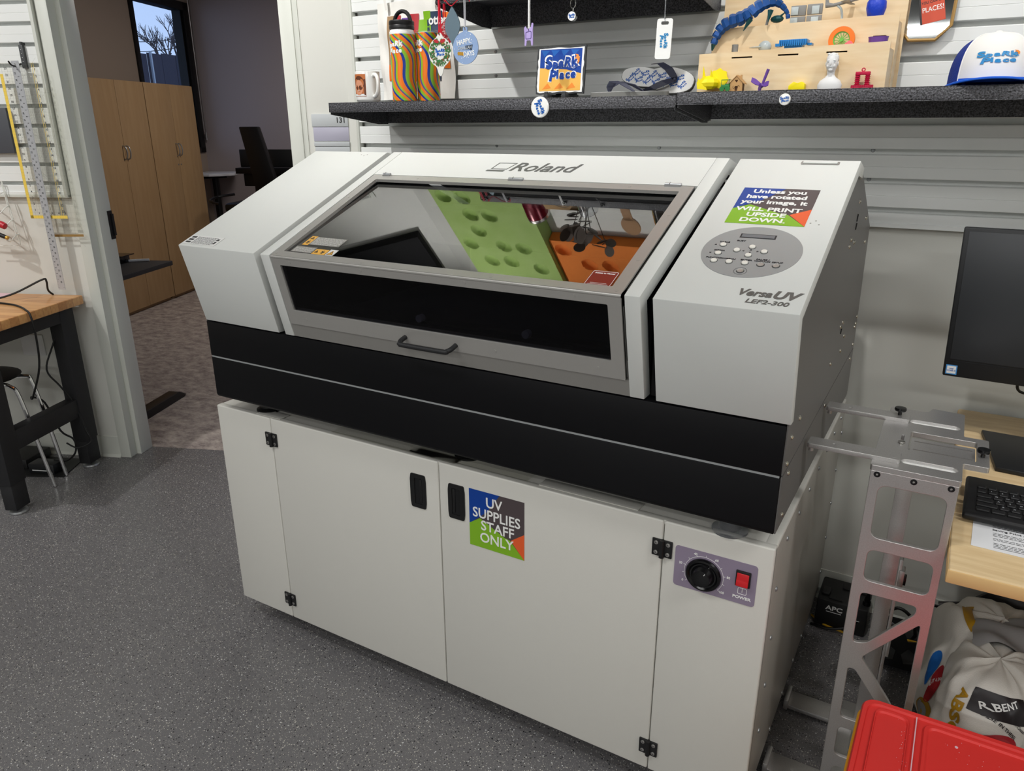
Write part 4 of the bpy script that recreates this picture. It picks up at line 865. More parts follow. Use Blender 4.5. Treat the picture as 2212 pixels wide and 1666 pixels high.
g = G(MO); rw = random.Random(9)
for k in range(45):
    a = rw.uniform(0, 2*PI); r_ = rw.uniform(.015, .042); eface(g, cx+r_*math.cos(a), cz+r_*math.sin(a), *(rw.uniform(.0004, .0014),)*2, .0017, 8)
g.build('snow_print', 'white_ink', t, recalc=False)
text('lettering', 'HAPPY', .020, MO4 @ Matrix.Translation((cx-.006, cz+.0165, 0)) @ Matrix.Rotation(.12, 4, 'Z'), 'white_ink', t, bold=.01, sx_=.82)
g = G(MO); g.prism([(cx-.001, cz+.006), (cx+.026, cz+.008), (cx+.023, cz-.008), (cx+.012, cz-.004), (cx+.002, cz-.004)], 'z', .0015, .0019); g.build('candle_print', 'orn_navy', t)
text('lettering', 'CHALLAH', .0125, MO4 @ Matrix.Translation((cx-.002, cz+.000, .0002)) @ Matrix.Rotation(.05, 4, 'Z'), 'sign_grey', t, bold=.008, sx_=.9)
text('lettering', 'DAYS', .0200, MO4 @ Matrix.Translation((cx+.012, cz-.0165, 0)) @ Matrix.Rotation(.08, 4, 'Z'), 'white_ink', t, bold=.01, sx_=.8)
g = G(MO)
for k in range(3): eface(g, cx-.024+.007*k, cz-.0145-.0008*k, .005, .0052, .0018+.0002*k, 14, .5)
g.build('bread_print', 'gold', t, recalc=False)
g = G(); ribbon(g, .4030, 1.779, 1.866, .0028, YL-.0125, .0012); g.build('ribbon', 'ribbon_grey', t)
# purple cat charm, bottle-top key ring, luggage tag
hook(.6205, lab='purple charm')
t = thing('acrylic_charm', (.6195, YL-.012, 1.722), 'small violet acrylic cat-shaped charm on white ribbon', 'charm')
plate('body', [rpoly([(.606, 1.724), (.611, 1.724), (.613, 1.738), (.626, 1.738), (.628, 1.724), (.633, 1.724), (.632, 1.765), (.634, 1.782), (.629, 1.783), (.626, 1.770), (.613, 1.768), (.608, 1.776), (.604, 1.768), (.607, 1.745)], .003), ell(.6195, 1.763, .0015, n=8)], .003, MO, 'violet', t)
plate('inner_outline', [rpoly([(.610, 1.741), (.628, 1.742), (.628, 1.762), (.610, 1.760)], .003), rpoly([(.611, 1.742), (.627, 1.743), (.627, 1.761), (.611, 1.759)], .003)], .0006, MO @ Matrix.Translation((0, 0, .002)), 'dark_outline', t)
g = G(); ribbon(g, .620, 1.765, 1.866, .003, YL-.0125, .0016); g.build('ribbon', 'white_ink', t)
hook(.757, lab='key ring')
t = thing('key_ring', (.756, YL-.012, 1.777), 'silver bottle-opener key ring with a small round white badge', 'key ring')
g = G(); g.cyl((.7565, YL-.016, 1.791), (.7565, YL-.008, 1.791), .0125, n=28); g.build('badge_case', 'chrome', t)
g = G(); g.cyl((.7555, YL-.0175, 1.791), (.7555, YL-.016, 1.791), .0115, n=28); g.build('badge_face', 'white_ink', t)
logo(t, frame((.7555, YL-.0179, 1.791), (1, 0, 0), (0, 0, 1)), .019, 'logo_blue', False)
g = G(); g.tube([(.7565+.008*math.cos(a), YL-.012, 1.823+.0125*math.sin(a)) for a in [2*PI*k/16 for k in range(16)]], .0013, 6, closed=True); g.build('split_ring', 'chrome', t)
g = G(); g.tube([(.7565, YL-.012, 1.803), (.7575, YL-.012, 1.811)], .0022, 6); g.tube([(.757, YL-.012, 1.835), (.757, YL-.012, 1.862)], .0012, 6); g.build('chain', 'chrome', t)
hook(1.019, lab='luggage tag')
t = thing('luggage_tag', (1.020, YL-.012, 1.673), 'long white luggage tag with sideways blue lettering on a clear strap', 'tag')
tl = Matrix.Translation((1.0205, 1.7205, 0)) @ Matrix.Rotation(math.radians(-1.5), 4, 'Z')
plate('body', [rrect(-.021, .021, -.048, .048, .006), rrect(-.0105, .0105, .0335, .0415, .0035)], .002, MO @ tl, 'white_ink', t)
logo(t, MO @ tl @ Matrix.Translation((0, -.004, .0014)) @ Matrix.Rotation(-PI/2, 4, 'Z'), .037, 'logo_cyan', False)
g = G(); g.tube([(1.020, YL-.009, 1.760), (1.019, YL-.010, 1.78), (1.0185, YL-.010, 1.862)], .0016, 6); g.tube([(1.0215, YL-.014, 1.760), (1.0205, YL-.013, 1.78), (1.0195, YL-.012, 1.862)], .0016, 6); g.build('strap', 'clear_sheet', t)
# ---- slate photo tile on a little stand
t = thing('slate_plaque', (.684, .80, ZS), 'square slate plaque printed blue and yellow with playful outlined lettering', 'plaque')
MP1 = frame((.6835, .795, 1.5965), (1, 0, 0), (0, .10, 1))
rs = random.Random(2); E_ = []
for a, b in (((-.0785, 0), (.0785, 0)), ((.0785, 0), (.0785, .130)), ((.0785, .130), (-.0785, .130)), ((-.0785, .130), (-.0785, 0))):
    for k in range(14): E_.append((a[0]+(b[0]-a[0])*k/14+rs.uniform(-.0008, .0008), a[1]+(b[1]-a[1])*k/14+rs.uniform(-.0008, .0008)))
plate('slate', [E_], .007, MP1, 'slate', t)
E2 = [(x*.935+rs.uniform(-.0015, .0015), .065+(z-.065)*.93+rs.uniform(-.0015, .0015)) for x, z in E_]
plate('white_coat', [E2], .0006, MP1 @ Matrix.Translation((0, 0, .0038)), 'white_ink', t)
g = G(MP1 @ Matrix.Translation((0, 0, .0043))); X0, X1, Z0, Z1, ZM = -.0675, .0675, .008, .122, .062
g.prism([(X0, Z0), (X1, Z0), (X1, ZM-.008), (.02, ZM+.004), (X0, ZM+.010)], 'z', 0, .0003); g.mi = 1; g.prism([(X0, ZM+.010), (.02, ZM+.004), (X1, ZM-.008), (X1, Z1), (X0, Z1)], 'z', 0, .0003)
g.mi = 2
for k in range(3): a = X0+.010+.040*k; g.prism([(a, Z0+.004), (a+.030, Z0+.008), (a+.018, Z0+.022)], 'z', .0003, .0005)
g.mi = 3
for k in range(4): a = X0+.003+.032*k; g.prism([(a, Z1-.002), (a+.027, Z1-.004), (a+.010, Z1-.020)], 'z', .0003, .0005)
g.build('tile_print', ['label_yellow', 'sg_blue', 'logo_orange', 'logo_blue'], t)
lm = MP1 @ Matrix.Translation((.002, .068, .005)); o = logo(t, lm, .112, 'white_ink', False, base=LOGO_B)
for v in o.data.vertices: pass
logo(t, MP1 @ Matrix.Translation((.0028, .067, .0054)), .108, 'sg_blue', True)
g = G()
for x in (.650, .708): g.box(x-.007, x+.007, .770, .86, ZS, ZS+.011, .002); g.box(x-.006, x+.006, .7715, .7775, ZS, ZS+.018, .002); g.box(x-.006, x+.006, .845, .853, ZS, ZS+.05, .002)
g.box(.650, .708, .846, .852, ZS+.01, ZS+.02); g.build('easel', 'slate', t)
# ---- flip-flops
def sole_pts(L_, w1, w2, n=40):
    P = []
    for k in range(n):
        a = 2*PI*k/n; x = L_/2*math.cos(a); hw = (w1 if x > 0 else w2)*(1-.20*math.exp(-((x+.01)/.035)**2)); P.append((x, hw*math.copysign(abs(math.sin(a))**.72, math.sin(a))))
    return P
def flipflop(loc, Mx, lab, pattern):
    t = thing('flip_flop', loc, lab, 'flip-flop', 'pair of flip-flops on the shelf')
    S_ = sole_pts(.232, .042, .034)
    def arch(co):
        co = co.copy(); b = max(0, -co.x)/.116; co.z += .006*b*b; return co
    g = G(Mx); g.mesh(shape_mesh([S_], .006)); s_ = g.build('sole', 'rubber_grey', t)
    g = G(Mx); g.mesh(shape_mesh([[(x*.985, y*.97) for x, y in S_]], .0003), Matrix.Translation((0, 0, .0064))); fb = g.build('footbed', 'white_ink', t)
    if pattern:
        g = G(Mx); kk = 0
        for i in range(8):
            for j in range(4):
                x = -.098+.028*i+(.014 if j % 2 else 0); y = -.030+.020*j
                if abs(y) < .026 and abs(x) < .098: g.mesh(LOGO, Matrix.Translation((x, y, .0070)) @ Matrix.Rotation(.9 if (i+j) % 2 else .4, 4, 'Z') @ Matrix.Diagonal((.0108, .0108, .01, 1)))
        sub(g.build('logo_pattern', 'logo_blue'), fb)
    g = G(Mx)
    for s_i in (-1, 1):
        P = [(.060, 0, .006), (.058, s_i*.004, .020), (.040, s_i*.020, .034), (.005, s_i*.037, .026), (-.030, s_i*.040, .006)]
        n = len(P); V = []
        Q = [Vector(p) for p in P]; F = []
        for i in range(n-1):
            for k in range(5): tt_ = k/5; F.append(Q[i].lerp(Q[i+1], tt_))
        F.append(Q[-1]); 
        for i, p in enumerate(F):
            w_ = .003+.0085*math.sin(PI*min(1, i/(len(F)-1)*1.0))*1.0; V.append([g._v(p+Vector((-w_, -s_i*w_*.35, 0))), g._v(p+Vector((w_, s_i*w_*.35, 0))), g._v(p+Vector((w_, s_i*w_*.35, .002))), g._v(p+Vector((-w_, -s_i*w_*.35, .002)))])
        g.loft(V)
    g.cyl((.060, 0, 0), (.060, 0, .020), .0035, n=8); g.build('strap', 'strap_navy', t)
    return t
M1 = Matrix.Translation((.894, .815, ZS+.0065)) @ Matrix.Rotation(PI, 4, 'Z') @ Matrix.Rotation(math.radians(0), 4, 'X')
flipflop((.894, .815, ZS), M1, 'flip-flop lying flat with grey sole edge and dark strap', True)
M2 = Matrix.Translation((.925, .955, ZS+.051)) @ Matrix.Rotation(math.radians(-4), 4, 'Z') @ Matrix.Rotation(math.radians(8), 4, 'Y') @ Matrix.Rotation(math.radians(68), 4, 'X')
flipflop((.925, .955, ZS), M2, 'flip-flop leaning on edge showing blue logo patterned footbed', True)
# ---- round badges stuck on the shelf lip
def badge(x, z, r, lab, rot, w):
    t = thing('badge_magnet', (x, .737, z), lab, 'badge', 'badges on the shelf edge')
    g = G(frame((x, .7365, z), (1, 0, 0), (0, 0, 1))); g.lathe([(r, 0), (r, .003), (r*.92, .0055), (r*.5, .0066), (.0005, .0068)], n=36); g.build('body', 'ceramic', t)
    logo(t, frame((x, .7365, z), (1, 0, 0), (0, 0, 1)) @ Matrix.Translation((0, 0, .0072)) @ Matrix.Rotation(rot, 4, 'Z'), w, 'logo_blue', False)
badge(.651, 1.5595, .0290, 'large white round badge with lettering turned sideways on shelf lip', -1.25, .043)
badge(1.3385, 1.5680, .0140, 'small white round badge on shelf lip under the toy display', .1, .022)
# ================================================================== TOY DISPLAY (stepped plywood)
ds = thing('display_stand', (1.325, .90, ZR), 'three-step plywood display stand holding small printed toys', 'display stand')
def front_board(x0_, x1_, y, z0_, z1_, slots, dz=.009):
    g = G(frame((0, y, 0), (1, 0, 0), (0, 0, 1)))
    g.mesh(shape_mesh([[(x0_, z0_), (x1_, z0_), (x1_, z1_+dz*.5), (x0_, z1_-dz*.5)]]+[rrect(a, b, c-.0018, c+.0018, .0004, 1) for a, b, c in slots], .0028)); return g.build('step_board', 'ply', ds)
front_board(1.094, 1.552, .803, ZR+.0005, 1.690, [(1.180, 1.233, 1.6735), (1.296, 1.346, 1.6748), (1.411, 1.459, 1.6762)])
front_board(1.096, 1.554, .903, ZR+.0005, 1.7585, [(1.50, 1.53, 1.7150)])
front_board(1.095, 1.560, 1.003, ZR+.0005, 1.86, [])
for ya, yb, zt in ((.806, .900, 1.6835), (.906, 1.000, 1.752)):
    g = G(); g.box(1.10, 1.548, ya, yb, zt-.0055, zt); g.build('step_top', 'ply', ds)
for x in (1.096, 1.5465):
    g = G(); g.prism([(.806, ZR+.0005), (1.0, ZR+.0005), (1.0, 1.752), (.906, 1.750), (.900, 1.682), (.806, 1.680)], 'x', x, x+.0055); g.build('side_board', 'ply', ds)
Z1_, Z2_, Z0_ = 1.6840, 1.7525, ZR+.0005
# yellow three-horned dinosaur head
t = thing('dinosaur_head', (1.138, .775, Z0_), 'faceted yellow horned dinosaur head at the left end of the display', 'toy')
g = G(); cx = 1.138; cz = Z0_+.022
g.sph((cx-.004, .770, cz), (.026, .020, .018), 8, 6); g.prism([(cx-.030, cz-.014), (cx-.032, cz+.002), (cx-.012, cz+.016), (cx-.004, cz-.018)], 'y', .755, .777); g.build('head', 'toy_yellow', t, sharp=10)
g = G(); P = [(cx+.018+.026*math.cos(a)*(1 if k % 2 else .86), cz+.008+.028*math.sin(a)*(1 if k % 2 else .86)) for k, a in enumerate([-1.2+2*PI*.80*i/13 for i in range(14)])]
g.prism(P, 'y', .779, .785); g.build('frill', 'toy_yellow', t, sharp=10)
for x_, z_, l_ in ((cx-.016, cz+.014, .026), (cx+.004, cz+.012, .020), (cx-.029, cz+.002, .010)):
    g = G(); g.cyl((x_, .764, z_), (x_-.001, .757, z_+l_), .0048, .0004, 6); g.build('horn', 'toy_yellow', t, sharp=10)
# green tractor
t = thing('toy_tractor', (1.181, .765, Z0_), 'tiny green toy tractor between yellow head and wooden house', 'toy')
g = G(); g.box(1.170, 1.192, .757, .775, Z0_+.006, Z0_+.016, .001); g.box(1.180, 1.192, .758, .774, Z0_+.016, Z0_+.018); g.build('body', 'toy_green', t)
g = G()
for x in (1.171, 1.1905): g.box(x-.0006, x+.0006, .758, .7595, Z0_+.016, Z0_+.028)
g.box(1.170, 1.1915, .758, .774, Z0_+.027, Z0_+.0285); g.build('cab_frame', 'toy_green', t)
for x in (1.1735, 1.188): g = G(); g.cyl((x, .755, Z0_+.0062), (x, .759, Z0_+.0062), .0060, n=16); g.build('wheel', 'toy_green', t)
# wooden house
t = thing('wooden_house', (1.2085, .772, Z0_), 'little laser-cut wooden house with heart window and chimney', 'toy')
g = G(frame((1.2085, .762, Z0_), (1, 0, 0), (0, 0, 1))); hp = [(-.0155, 0), (.0155, 0), (.0155, .020), (0, .036), (-.0155, .020)]
ht = [(0, .0205), (.0035, .0245), (.0032, .0270), (.0012, .0275), (0, .0262), (-.0012, .0275), (-.0032, .0270), (-.0035, .0245)]
g.mesh(shape_mesh([hp, ht, [(-.0035, .001), (.0035, .001), (.0035, .012), (-.0035, .012)]], .0012)); g.build('front_wall', 'toy_wood', t)
g = G(); g.prism([(-.0150+1.2085, Z0_), (.0150+1.2085, Z0_), (1.2085+.0150, Z0_+.020), (1.2085, Z0_+.034), (1.2085-.0150, Z0_+.020)], 'y', .7645, .785); g.build('body', 'wood_burn', t)
g = G(); 
for s_ in (-1, 1): g.prism([(1.2085, Z0_+.0365), (1.2085+s_*.020, Z0_+.0165), (1.2085+s_*.020, Z0_+.0185), (1.2085, Z0_+.039)], 'y', .759, .787)
g.build('roof', 'toy_wood', t)
g = G(); g.box(1.2155, 1.2195, .768, .773, Z0_+.024, Z0_+.039); g.build('chimney', 'toy_wood', t)
g = G(frame((1.2085, .7605, Z0_), (1, 0, 0), (0, 0, 1)))
for s_ in (-1, 1): g.tube([(s_*.006+.0022*math.cos(a), .010+.004*math.sin(a)*(1), .0) for a in [s_*k*.5 for k in range(9)]], .0005, 4)
g.build('scroll_cut', 'wood_burn', t)
# purple propeller toy
t = thing('propeller_toy', (1.268, .772, Z0_), 'shiny purple propeller toy with upright shaft', 'toy')
g = G(); g.tube([(1.272, .770, Z0_+.014), (1.284, .768, Z0_+.050)], [.0032, .0040], 10); g.sph((1.271, .770, Z0_+.012), .0055, 12, 8); g.build('shaft', 'toy_purple', t)
for dx, dz, dy in ((-.026, .014, -.004), (.019, .004, -.010), (-.004, -.004, -.016)):
    g = G(); a = Vector((1.271, .770, Z0_+.012)); b = a+Vector((dx, dy, dz)); w_ = Vector((0, .003, .005)); m_ = a.lerp(b, .6)
    g.loft([[g._v(p+w_*k), g._v(p-w_*k), g._v(p-w_*k+Vector((0, -.0015, .001))), g._v(p+w_*k+Vector((0, -.0015, .001)))] for p, k in ((a, .5), (m_, 1.3), (b, 1.1))]); g.build('blade', 'toy_purple', t)
g = G(); g.cyl((1.266, .770, Z0_), (1.268, .770, Z0_+.010), .004, n=10); g.build('hub', 'toy_purple', t)
# yellow wedge block
t = thing('yellow_block', (1.354, .785, Z0_), 'small bright yellow ridged wedge block near display middle', 'toy')
g = G(); g.prism([(1.335, Z0_), (1.373, Z0_), (1.373, Z0_+.013), (1.366, Z0_+.019), (1.356, Z0_+.015), (1.346, Z0_+.019), (1.335, Z0_+.010)], 'y', .776, .798, .0008); o = g.build('body', 'toy_yellow', t)
# white bust
t = thing('white_bust', (1.431, .782, Z0_), 'small white plaster-like bust of a child', 'bust')
bx, by = 1.431, .780
g = G(Matrix.Translation((bx, by, Z0_)) @ Matrix.Diagonal((1, 1.05, 1.19, 1)) @ Matrix.Translation((-bx, -by, -Z0_))); g.lathe([(.0275, 0), (.0285, .008), (.0235, .016), (.0125, .0225), (.0088, .027), (.0088, .033), (.010, .036)], (bx, by, Z0_), n=32, sy=.55)
g.sph((bx, by-.001, Z0_+.049), (.0135, .0140, .0185), 28, 18)
g.sph((bx, by+.003, Z0_+.057), (.0145, .0140, .0125), 24, 12)
g.sph((bx-.001, by-.0150, Z0_+.0475), (.0020, .0026, .0034), 10, 8)
for s_ in (-1, 1): g.sph((bx+s_*.0136, by, Z0_+.048), (.0016, .0030, .0040), 10, 8); g.sph((bx+s_*.0065, by-.0105, Z0_+.0435), (.0042, .0032, .0040), 10, 8); g.sph((bx+s_*.006, by-.0125, Z0_+.0540), (.0042, .0016, .0012), 10, 6)
g.sph((bx, by-.0135, Z0_+.0425), (.0036, .0020, .0010), 10, 6); g.sph((bx, by-.0135, Z0_+.0405), (.0030, .0020, .0010), 10, 6); g.sph((bx, by-.0115, Z0_+.0365), (.0050, .0036, .0036), 10, 8)
for k in range(16): a = k*2.4; g.sph((bx+.012*math.cos(a)*(.3+.045*k), by+.002+.009*math.sin(a), Z0_+.062+.0045*math.sin(k*1.7)), (.0038, .003, .0026), 8, 6)
g.build('head_and_shoulders', 'plaster', t)
g = G(Matrix.Translation((bx, by, Z0_)) @ Matrix.Diagonal((1, 1.05, 1.19, 1)) @ Matrix.Translation((-bx, -by, -Z0_)))
for s_ in (-1, 1): g.sph((bx+s_*.0062, by-.0128, Z0_+.0512), (.0028, .0012, .0010), 10, 6)
g.sph((bx, by-.0150, Z0_+.0414), (.0034, .0010, .0005), 10, 6); g.build('face_shadow_lines', 'grey_light', t)
# crimson gear and screw toy
t = thing('screw_toy', (1.503, .782, Z0_), 'crimson arch toy with two threaded columns on geared base', 'toy')
g = G(); 
for x in (1.4925, 1.5165): g.cyl((x, .782, Z0_), (x, .782, Z0_+.0075), .0118, n=24); [g.box(x+.0118*math.cos(a)-.0012, x+.0118*math.cos(a)+.0012, .782+.0118*math.sin(a)-.0012, .782+.0118*math.sin(a)+.0012, Z0_, Z0_+.0075) for a in [2*PI*k/14 for k in range(14)]]
g.build('geared_base', 'toy_red', t)
for x in (1.4925, 1.5145):
    g = G(); pr_ = []
    for k in range(6): pr_ += [(.0046, .0075+.0042*k), (.0068, .0090+.0042*k), (.0046, .0105+.0042*k)]
    g.lathe(pr_+[(.0048, .034)], (x, .782, Z0_), n=18); g.build('threaded_column', 'toy_red', t)
g = G(); g.box(1.4870, 1.5200, .7765, .7875, Z0_+.030, Z0_+.0375, .0015); g.tube([(1.5035+.0034*math.cos(a), .782, Z0_+.0415+.0036*math.sin(a)) for a in [2*PI*k/14 for k in range(14)]], .0013, 6, closed=True); g.build('arch', 'toy_red', t)
# middle step toys
t = tag(G().cyl((1.1685, .868, Z1_), (1.1685, .868, Z1_+.0265), .0082, n=20).build('grey_cylinder', 'grey_print'), 'plain dark grey cylinder on middle step left end', 'toy')
t = thing('miniature_hat', (1.238, .868, Z1_), 'small light grey baseball cap print on the middle step', 'toy')
g = G(); g.sph((1.246, .870, Z1_+.017), (.0165, .016, .0155), 20, 12); g.build('crown', 'grey_light', t)
g = G(); g.sph((1.226, .862, Z1_+.0165), (.020, .012, .0022), 16, 6); g.build('brim', 'grey_light', t)
t = thing('ridged_tile', (1.322, .862, Z1_), 'metallic blue ridged tile with toothed edges on the middle step', 'toy')
g = G(); g.box(1.288, 1.356, .836, .880, Z1_+.0175, Z1_+.0290, .001)
for k in range(13): x = 1.289+.0052*k; g.box(x, x+.0030, .8335, .8365, Z1_+.0165, Z1_+.0275); g.box(x, x+.003, .832, .8345, Z1_+.014, Z1_+.0180)
g.box(1.300, 1.344, .845, .875, Z1_, Z1_+.0175); g.box(1.276, 1.290, .85, .875, Z1_+.015, Z1_+.022); g.box(1.354, 1.366, .85, .875, Z1_+.015, Z1_+.020); g.build('body', 'toy_bluesheen', t)
t = thing('spoked_roller', (1.436, .872, Z1_), 'orange toy wheel with lime spokes leaning on a pink ramp', 'toy')
wc = Vector((1.432, .872, Z1_+.0245))
g = G(); g.M = Matrix.Translation(wc) @ Matrix.Rotation(PI/2, 4, 'X'); g.lathe([(.0195, -.006), (.0305, -.0055), (.0315, 0), (.0305, .0055), (.0195, .006), (.0195, -.006)], n=40, cap=False); g.build('tyre', 'toy_orange', t)
g = G(Matrix.Translation(wc) @ Matrix.Rotation(PI/2, 4, 'X')); g.lathe([(.0170, -.004), (.0195, -.004), (.0195, .004), (.0170, .004), (.017, -.004)], n=32, cap=False); g.cyl((0, 0, -.004), (0, 0, .004), .004, n=12)
for k in range(14): a = 2*PI*k/14; g.tube([(.004*math.cos(a), .004*math.sin(a), 0), (.017*math.cos(a), .017*math.sin(a), 0)], .0010, 5)
g.build('spokes', 'toy_lime', t)
g = G(); g.prism([(1.424, Z1_), (1.474, Z1_), (1.458, Z1_+.019), (1.452, Z1_+.021)], 'y', .853, .861, .001); g.build('ramp', 'toy_pink', t)
t = tag(G().lathe([(.0200, 0), (.0225, .0245), (.0235, .0275), (.0215, .0275), (.0185, .003), (.0005, .003)], (1.516, .874, Z1_), n=32, sy=.8).build('purple_cup', 'toy_purple'), 'small purple cup at the right end of the middle step', 'cup')
# top step: serpent, frames, aeroplane, vase
t = thing('jointed_serpent', (1.19, .90, Z2_), 'dark blue jointed serpent toy draped over the top step', 'toy')
SP0 = [Vector(p) for p in ((1.105, .884, 1.716), (1.111, .885, 1.737), (1.123, .886, 1.757), (1.146, .887, 1.770), (1.172, .888, 1.774), (1.195, .888, 1.784), (1.212, .892, 1.800), (1.235, .898, 1.8115), (1.255, .905, 1.812), (1.272, .912, 1.801), (1.285, .915, 1.785), (1.288, .915, 1.770))]
SP = []
for i in range(16):
    f_ = i*11/15; k_ = min(10, int(f_)); SP.append(SP0[k_].lerp(SP0[k_+1], f_-k_))
for i in range(len(SP)-1):
    a, b = SP[i], SP[i+1]; r_ = .0055+.0120*math.sin(PI*min(1, (i+1.5)/14)); d = (b-a).normalized(); up_ = Vector((0, -1, 0)); sd = d.cross(up_).normalized()
    g = G(); R = []
    for p, k in ((a+d*.0004, 1.0), (a.lerp(b, .4), 1.08), (b-d*.0004, .90)):
        R.append([g._v(p+sd*(r_*k)*cx_+up_*(r_*k*.8)*cy_) for cx_, cy_ in ((1, .15), (.55, .95), (-.55, .95), (-1, .15), (-.6, -.8), (.6, -.8))])
    g.loft(R); g.build('segment', 'serpent_blue', t, sharp=15)
g = G(); g.cyl(SP[0], SP[0]+Vector((-.003, 0, -.016)), .007, .002, 8); g.build('tail_tip', 'serpent_green', t, sharp=15)
for (a, b) in (((1.198, .884, 1.772), (1.184, .878, 1.744)), ((1.246, .893, 1.790), (1.244, .886, 1.762))):
    g = G(); g.cyl(a, b, .0085, .001, 6); g.build('fin', 'serpent_green', t, sharp=15)
g = G()
g.sph((1.262, .905, 1.770), (.017, .010, .0095), 8, 6); g.cyl((1.272, .90, 1.776), (1.284, .897, 1.785), .003, .0006, 6); g.build('head', 'serpent_green', t, sharp=15)
g = G(); g.tube([(1.235, .908, Z2_), (1.24, .906, Z2_+.03)], .004, 6); g.build('stand_peg', 'grey_print', t)
t = thing('window_grid_model', (1.322, .95, Z2_), 'grey hinged grid of four pale windows on the top step', 'toy')
g = G()
for i in range(2):
    for j in range(2):
        x = 1.286+.041*i; z = Z2_+.0005+.0265*j+.001*i; g.box(x, x+.0095+.028, .948, .956, z, z+.0245, .001)
g.build('frame', 'grey_print', t)
for x in (1.287, 1.339):
    for z in (Z2_+.003, Z2_+.029): g = G(); g.box(x, x+.018, .9455, .948, z, z+.019, .0005); g.build('pane', 'grey_light', t)
t = thing('toy_aeroplane', (1.41, .95, Z2_), 'grey printed aeroplane on a small curved white stand', 'toy')
g = G(); g.tube([(1.372, .95, 1.800), (1.39, .95, 1.7985), (1.46, .95, 1.812), (1.49, .95, 1.822)], [.007, .0045, .004, .002], 10); g.prism([(1.37, 1.797), (1.382, 1.797), (1.376, 1.815), (1.369, 1.822)], 'y', .949, .951)
g.prism([(1.41, .93), (1.425, .905), (1.435, .905), (1.43, .95), (1.435, .995), (1.425, .995)], 'z', 1.802, 1.804); g.build('airframe', 'grey_print', t)
g = G(); g.tube([(1.405, .95, Z2_+.002), (1.414, .95, Z2_+.012), (1.410, .95, Z2_+.035), (1.400, .95, 1.797)], [.006, .003, .003, .003], 8, smooth=4); g.lathe([(.016, 0), (.016, .0015), (.006, .003)], (1.408, .95, Z2_), n=20); g.build('stand', 'grey_light', t)
t = tag(G().lathe([(.010, 0), (.013, .003), (.020, .018), (.0235, .032), (.0225, .046), (.015, .058), (.013, .064), (.0105, .064), (.010, .04), (.0005, .035)], (1.4925, .95, Z2_), n=36).build('blue_vase', 'vase_blue'), 'deep blue textured vase at right end of the top step', 'vase')
# ---- octagonal mirror hanging on the slats with a red print stuck on it
t = thing('octagonal_mirror', (1.603, 1.045, 1.79), 'octagonal mirror with twisted gold frame printed with a red quote panel', 'mirror')
oc = []
ow, oh, ch = .0605, .085, .033
for x, z in ((ow, -oh+ch), (ow, oh-ch), (ow-ch*.9, oh), (-ow+ch*.9, oh), (-ow, oh-ch), (-ow, -oh+ch), (-ow+ch*.9, -oh), (ow-ch*.9, -oh)): oc.append((x, z))
MI = frame((1.603, 1.035, 1.797), (1, 0, 0), (0, .03, 1)) @ Matrix.Rotation(-.03, 4, 'Z')
plate('glass', [oc], .003, MI, 'mirror', t)
g = G(MI); g.tube([(x, z, .002) for x, z in oc], .0042, 8, closed=True); 
Lp = [Vector((x, z, .002)) for x, z in oc]
for ph in (0, PI):
    P = []
    for i in range(8):
        a, b = Lp[i], Lp[(i+1) % 8]; n = max(3, int((b-a).length/.0035))
        for k in range(n):
            q = a.lerp(b, k/n); d = (b-a).normalized(); n1 = Vector((0, 0, 1)); n2 = d.cross(n1); th_ = (k/n*(b-a).length/.012+i*.3)*2*PI+ph; P.append(q+n1*.0030*math.cos(th_)+n2*.0030*math.sin(th_))
    g.tube(P, .0017, 5, closed=True)
g.build('frame', 'gold_frame', t)
MQ = MI @ Matrix.Translation((.006, .005, .0022)) @ Matrix.Rotation(.24, 4, 'Z')
g = G(MQ); g.box(-.0235, .0285, -.050, .075, 0, .0004); g.build('quote_panel', 'book_red', t)
g = G(MQ); g.box(-.028, -.0235, -.0505, .075, 0, .0005); g.build('panel_edge', 'ink_dark', t)
MQ2 = MQ @ Matrix.Translation((.0025, 0, .0006))
text('lettering', 'BOOKS', .0165, MQ2 @ Matrix.Translation((0, .0145, 0)), 'white_ink', t, bold=.008, sx_=.88)
text('lettering', 'YOU CAN GO', .0088, MQ2 @ Matrix.Translation((0, -.001, 0)), 'ink_dark', t, bold=.01, sx_=.88)
text('lettering', 'PLACES!', .0165, MQ2 @ Matrix.Translation((0, -.0185, 0)), 'white_ink', t, bold=.008, sx_=.82)
text('lettering', 'WITH', .0088, MQ2 @ Matrix.Translation((0, .028, 0)), 'ink_dark', t, bold=.01)
# ---- trucker cap
t = thing('trucker_cap', (1.80, .83, ZR), 'white and blue trucker cap with blue lettering at the shelf right end', 'cap')
cc = Vector((1.768, .880, ZR+.004)); fr_ = Vector((.05, -1, 0)).normalized(); sd_ = Vector((1, .05, 0)).normalized()
def crown(u, v):           # u around from front (0) both ways, v up
    a = (u-.5)*2*PI; e = v*PI/2; ca = math.cos(a); r_ = math.cos(e)**.62
    rx, ry = .088, .100
    h = .101*(math.sin(e)**.80)*(1+.08*max(0, ca)); p = cc+sd_*(rx*math.sin(a)*r_)+fr_*(ry*ca*r_*.95)+Vector((0, 0, h+.004)); return p
def crown_part(u0, u1, name, m, n=24, off=0, v1=.985):
    g = G(); g.grid(lambda u, v: crown(u0+(u1-u0)*u, v*v1)+Vector((0, 0, off)), n, 16); return g.build(name, m, t, recalc=False)
crown_part(.360, .640, 'front_panel', 'cap_white', 30)
crown_part(.640, 1.360, 'mesh_back', 'cap_navy', 34, -.0012)
g = G()
for u_ in (.360, .640): g.tube([crown(u_, v*.99*.98)+Vector((0, 0, .0004)) for v in [k/16 for k in range(17)]], .0016, 6)
g.build('seam', 'cap_white', t)
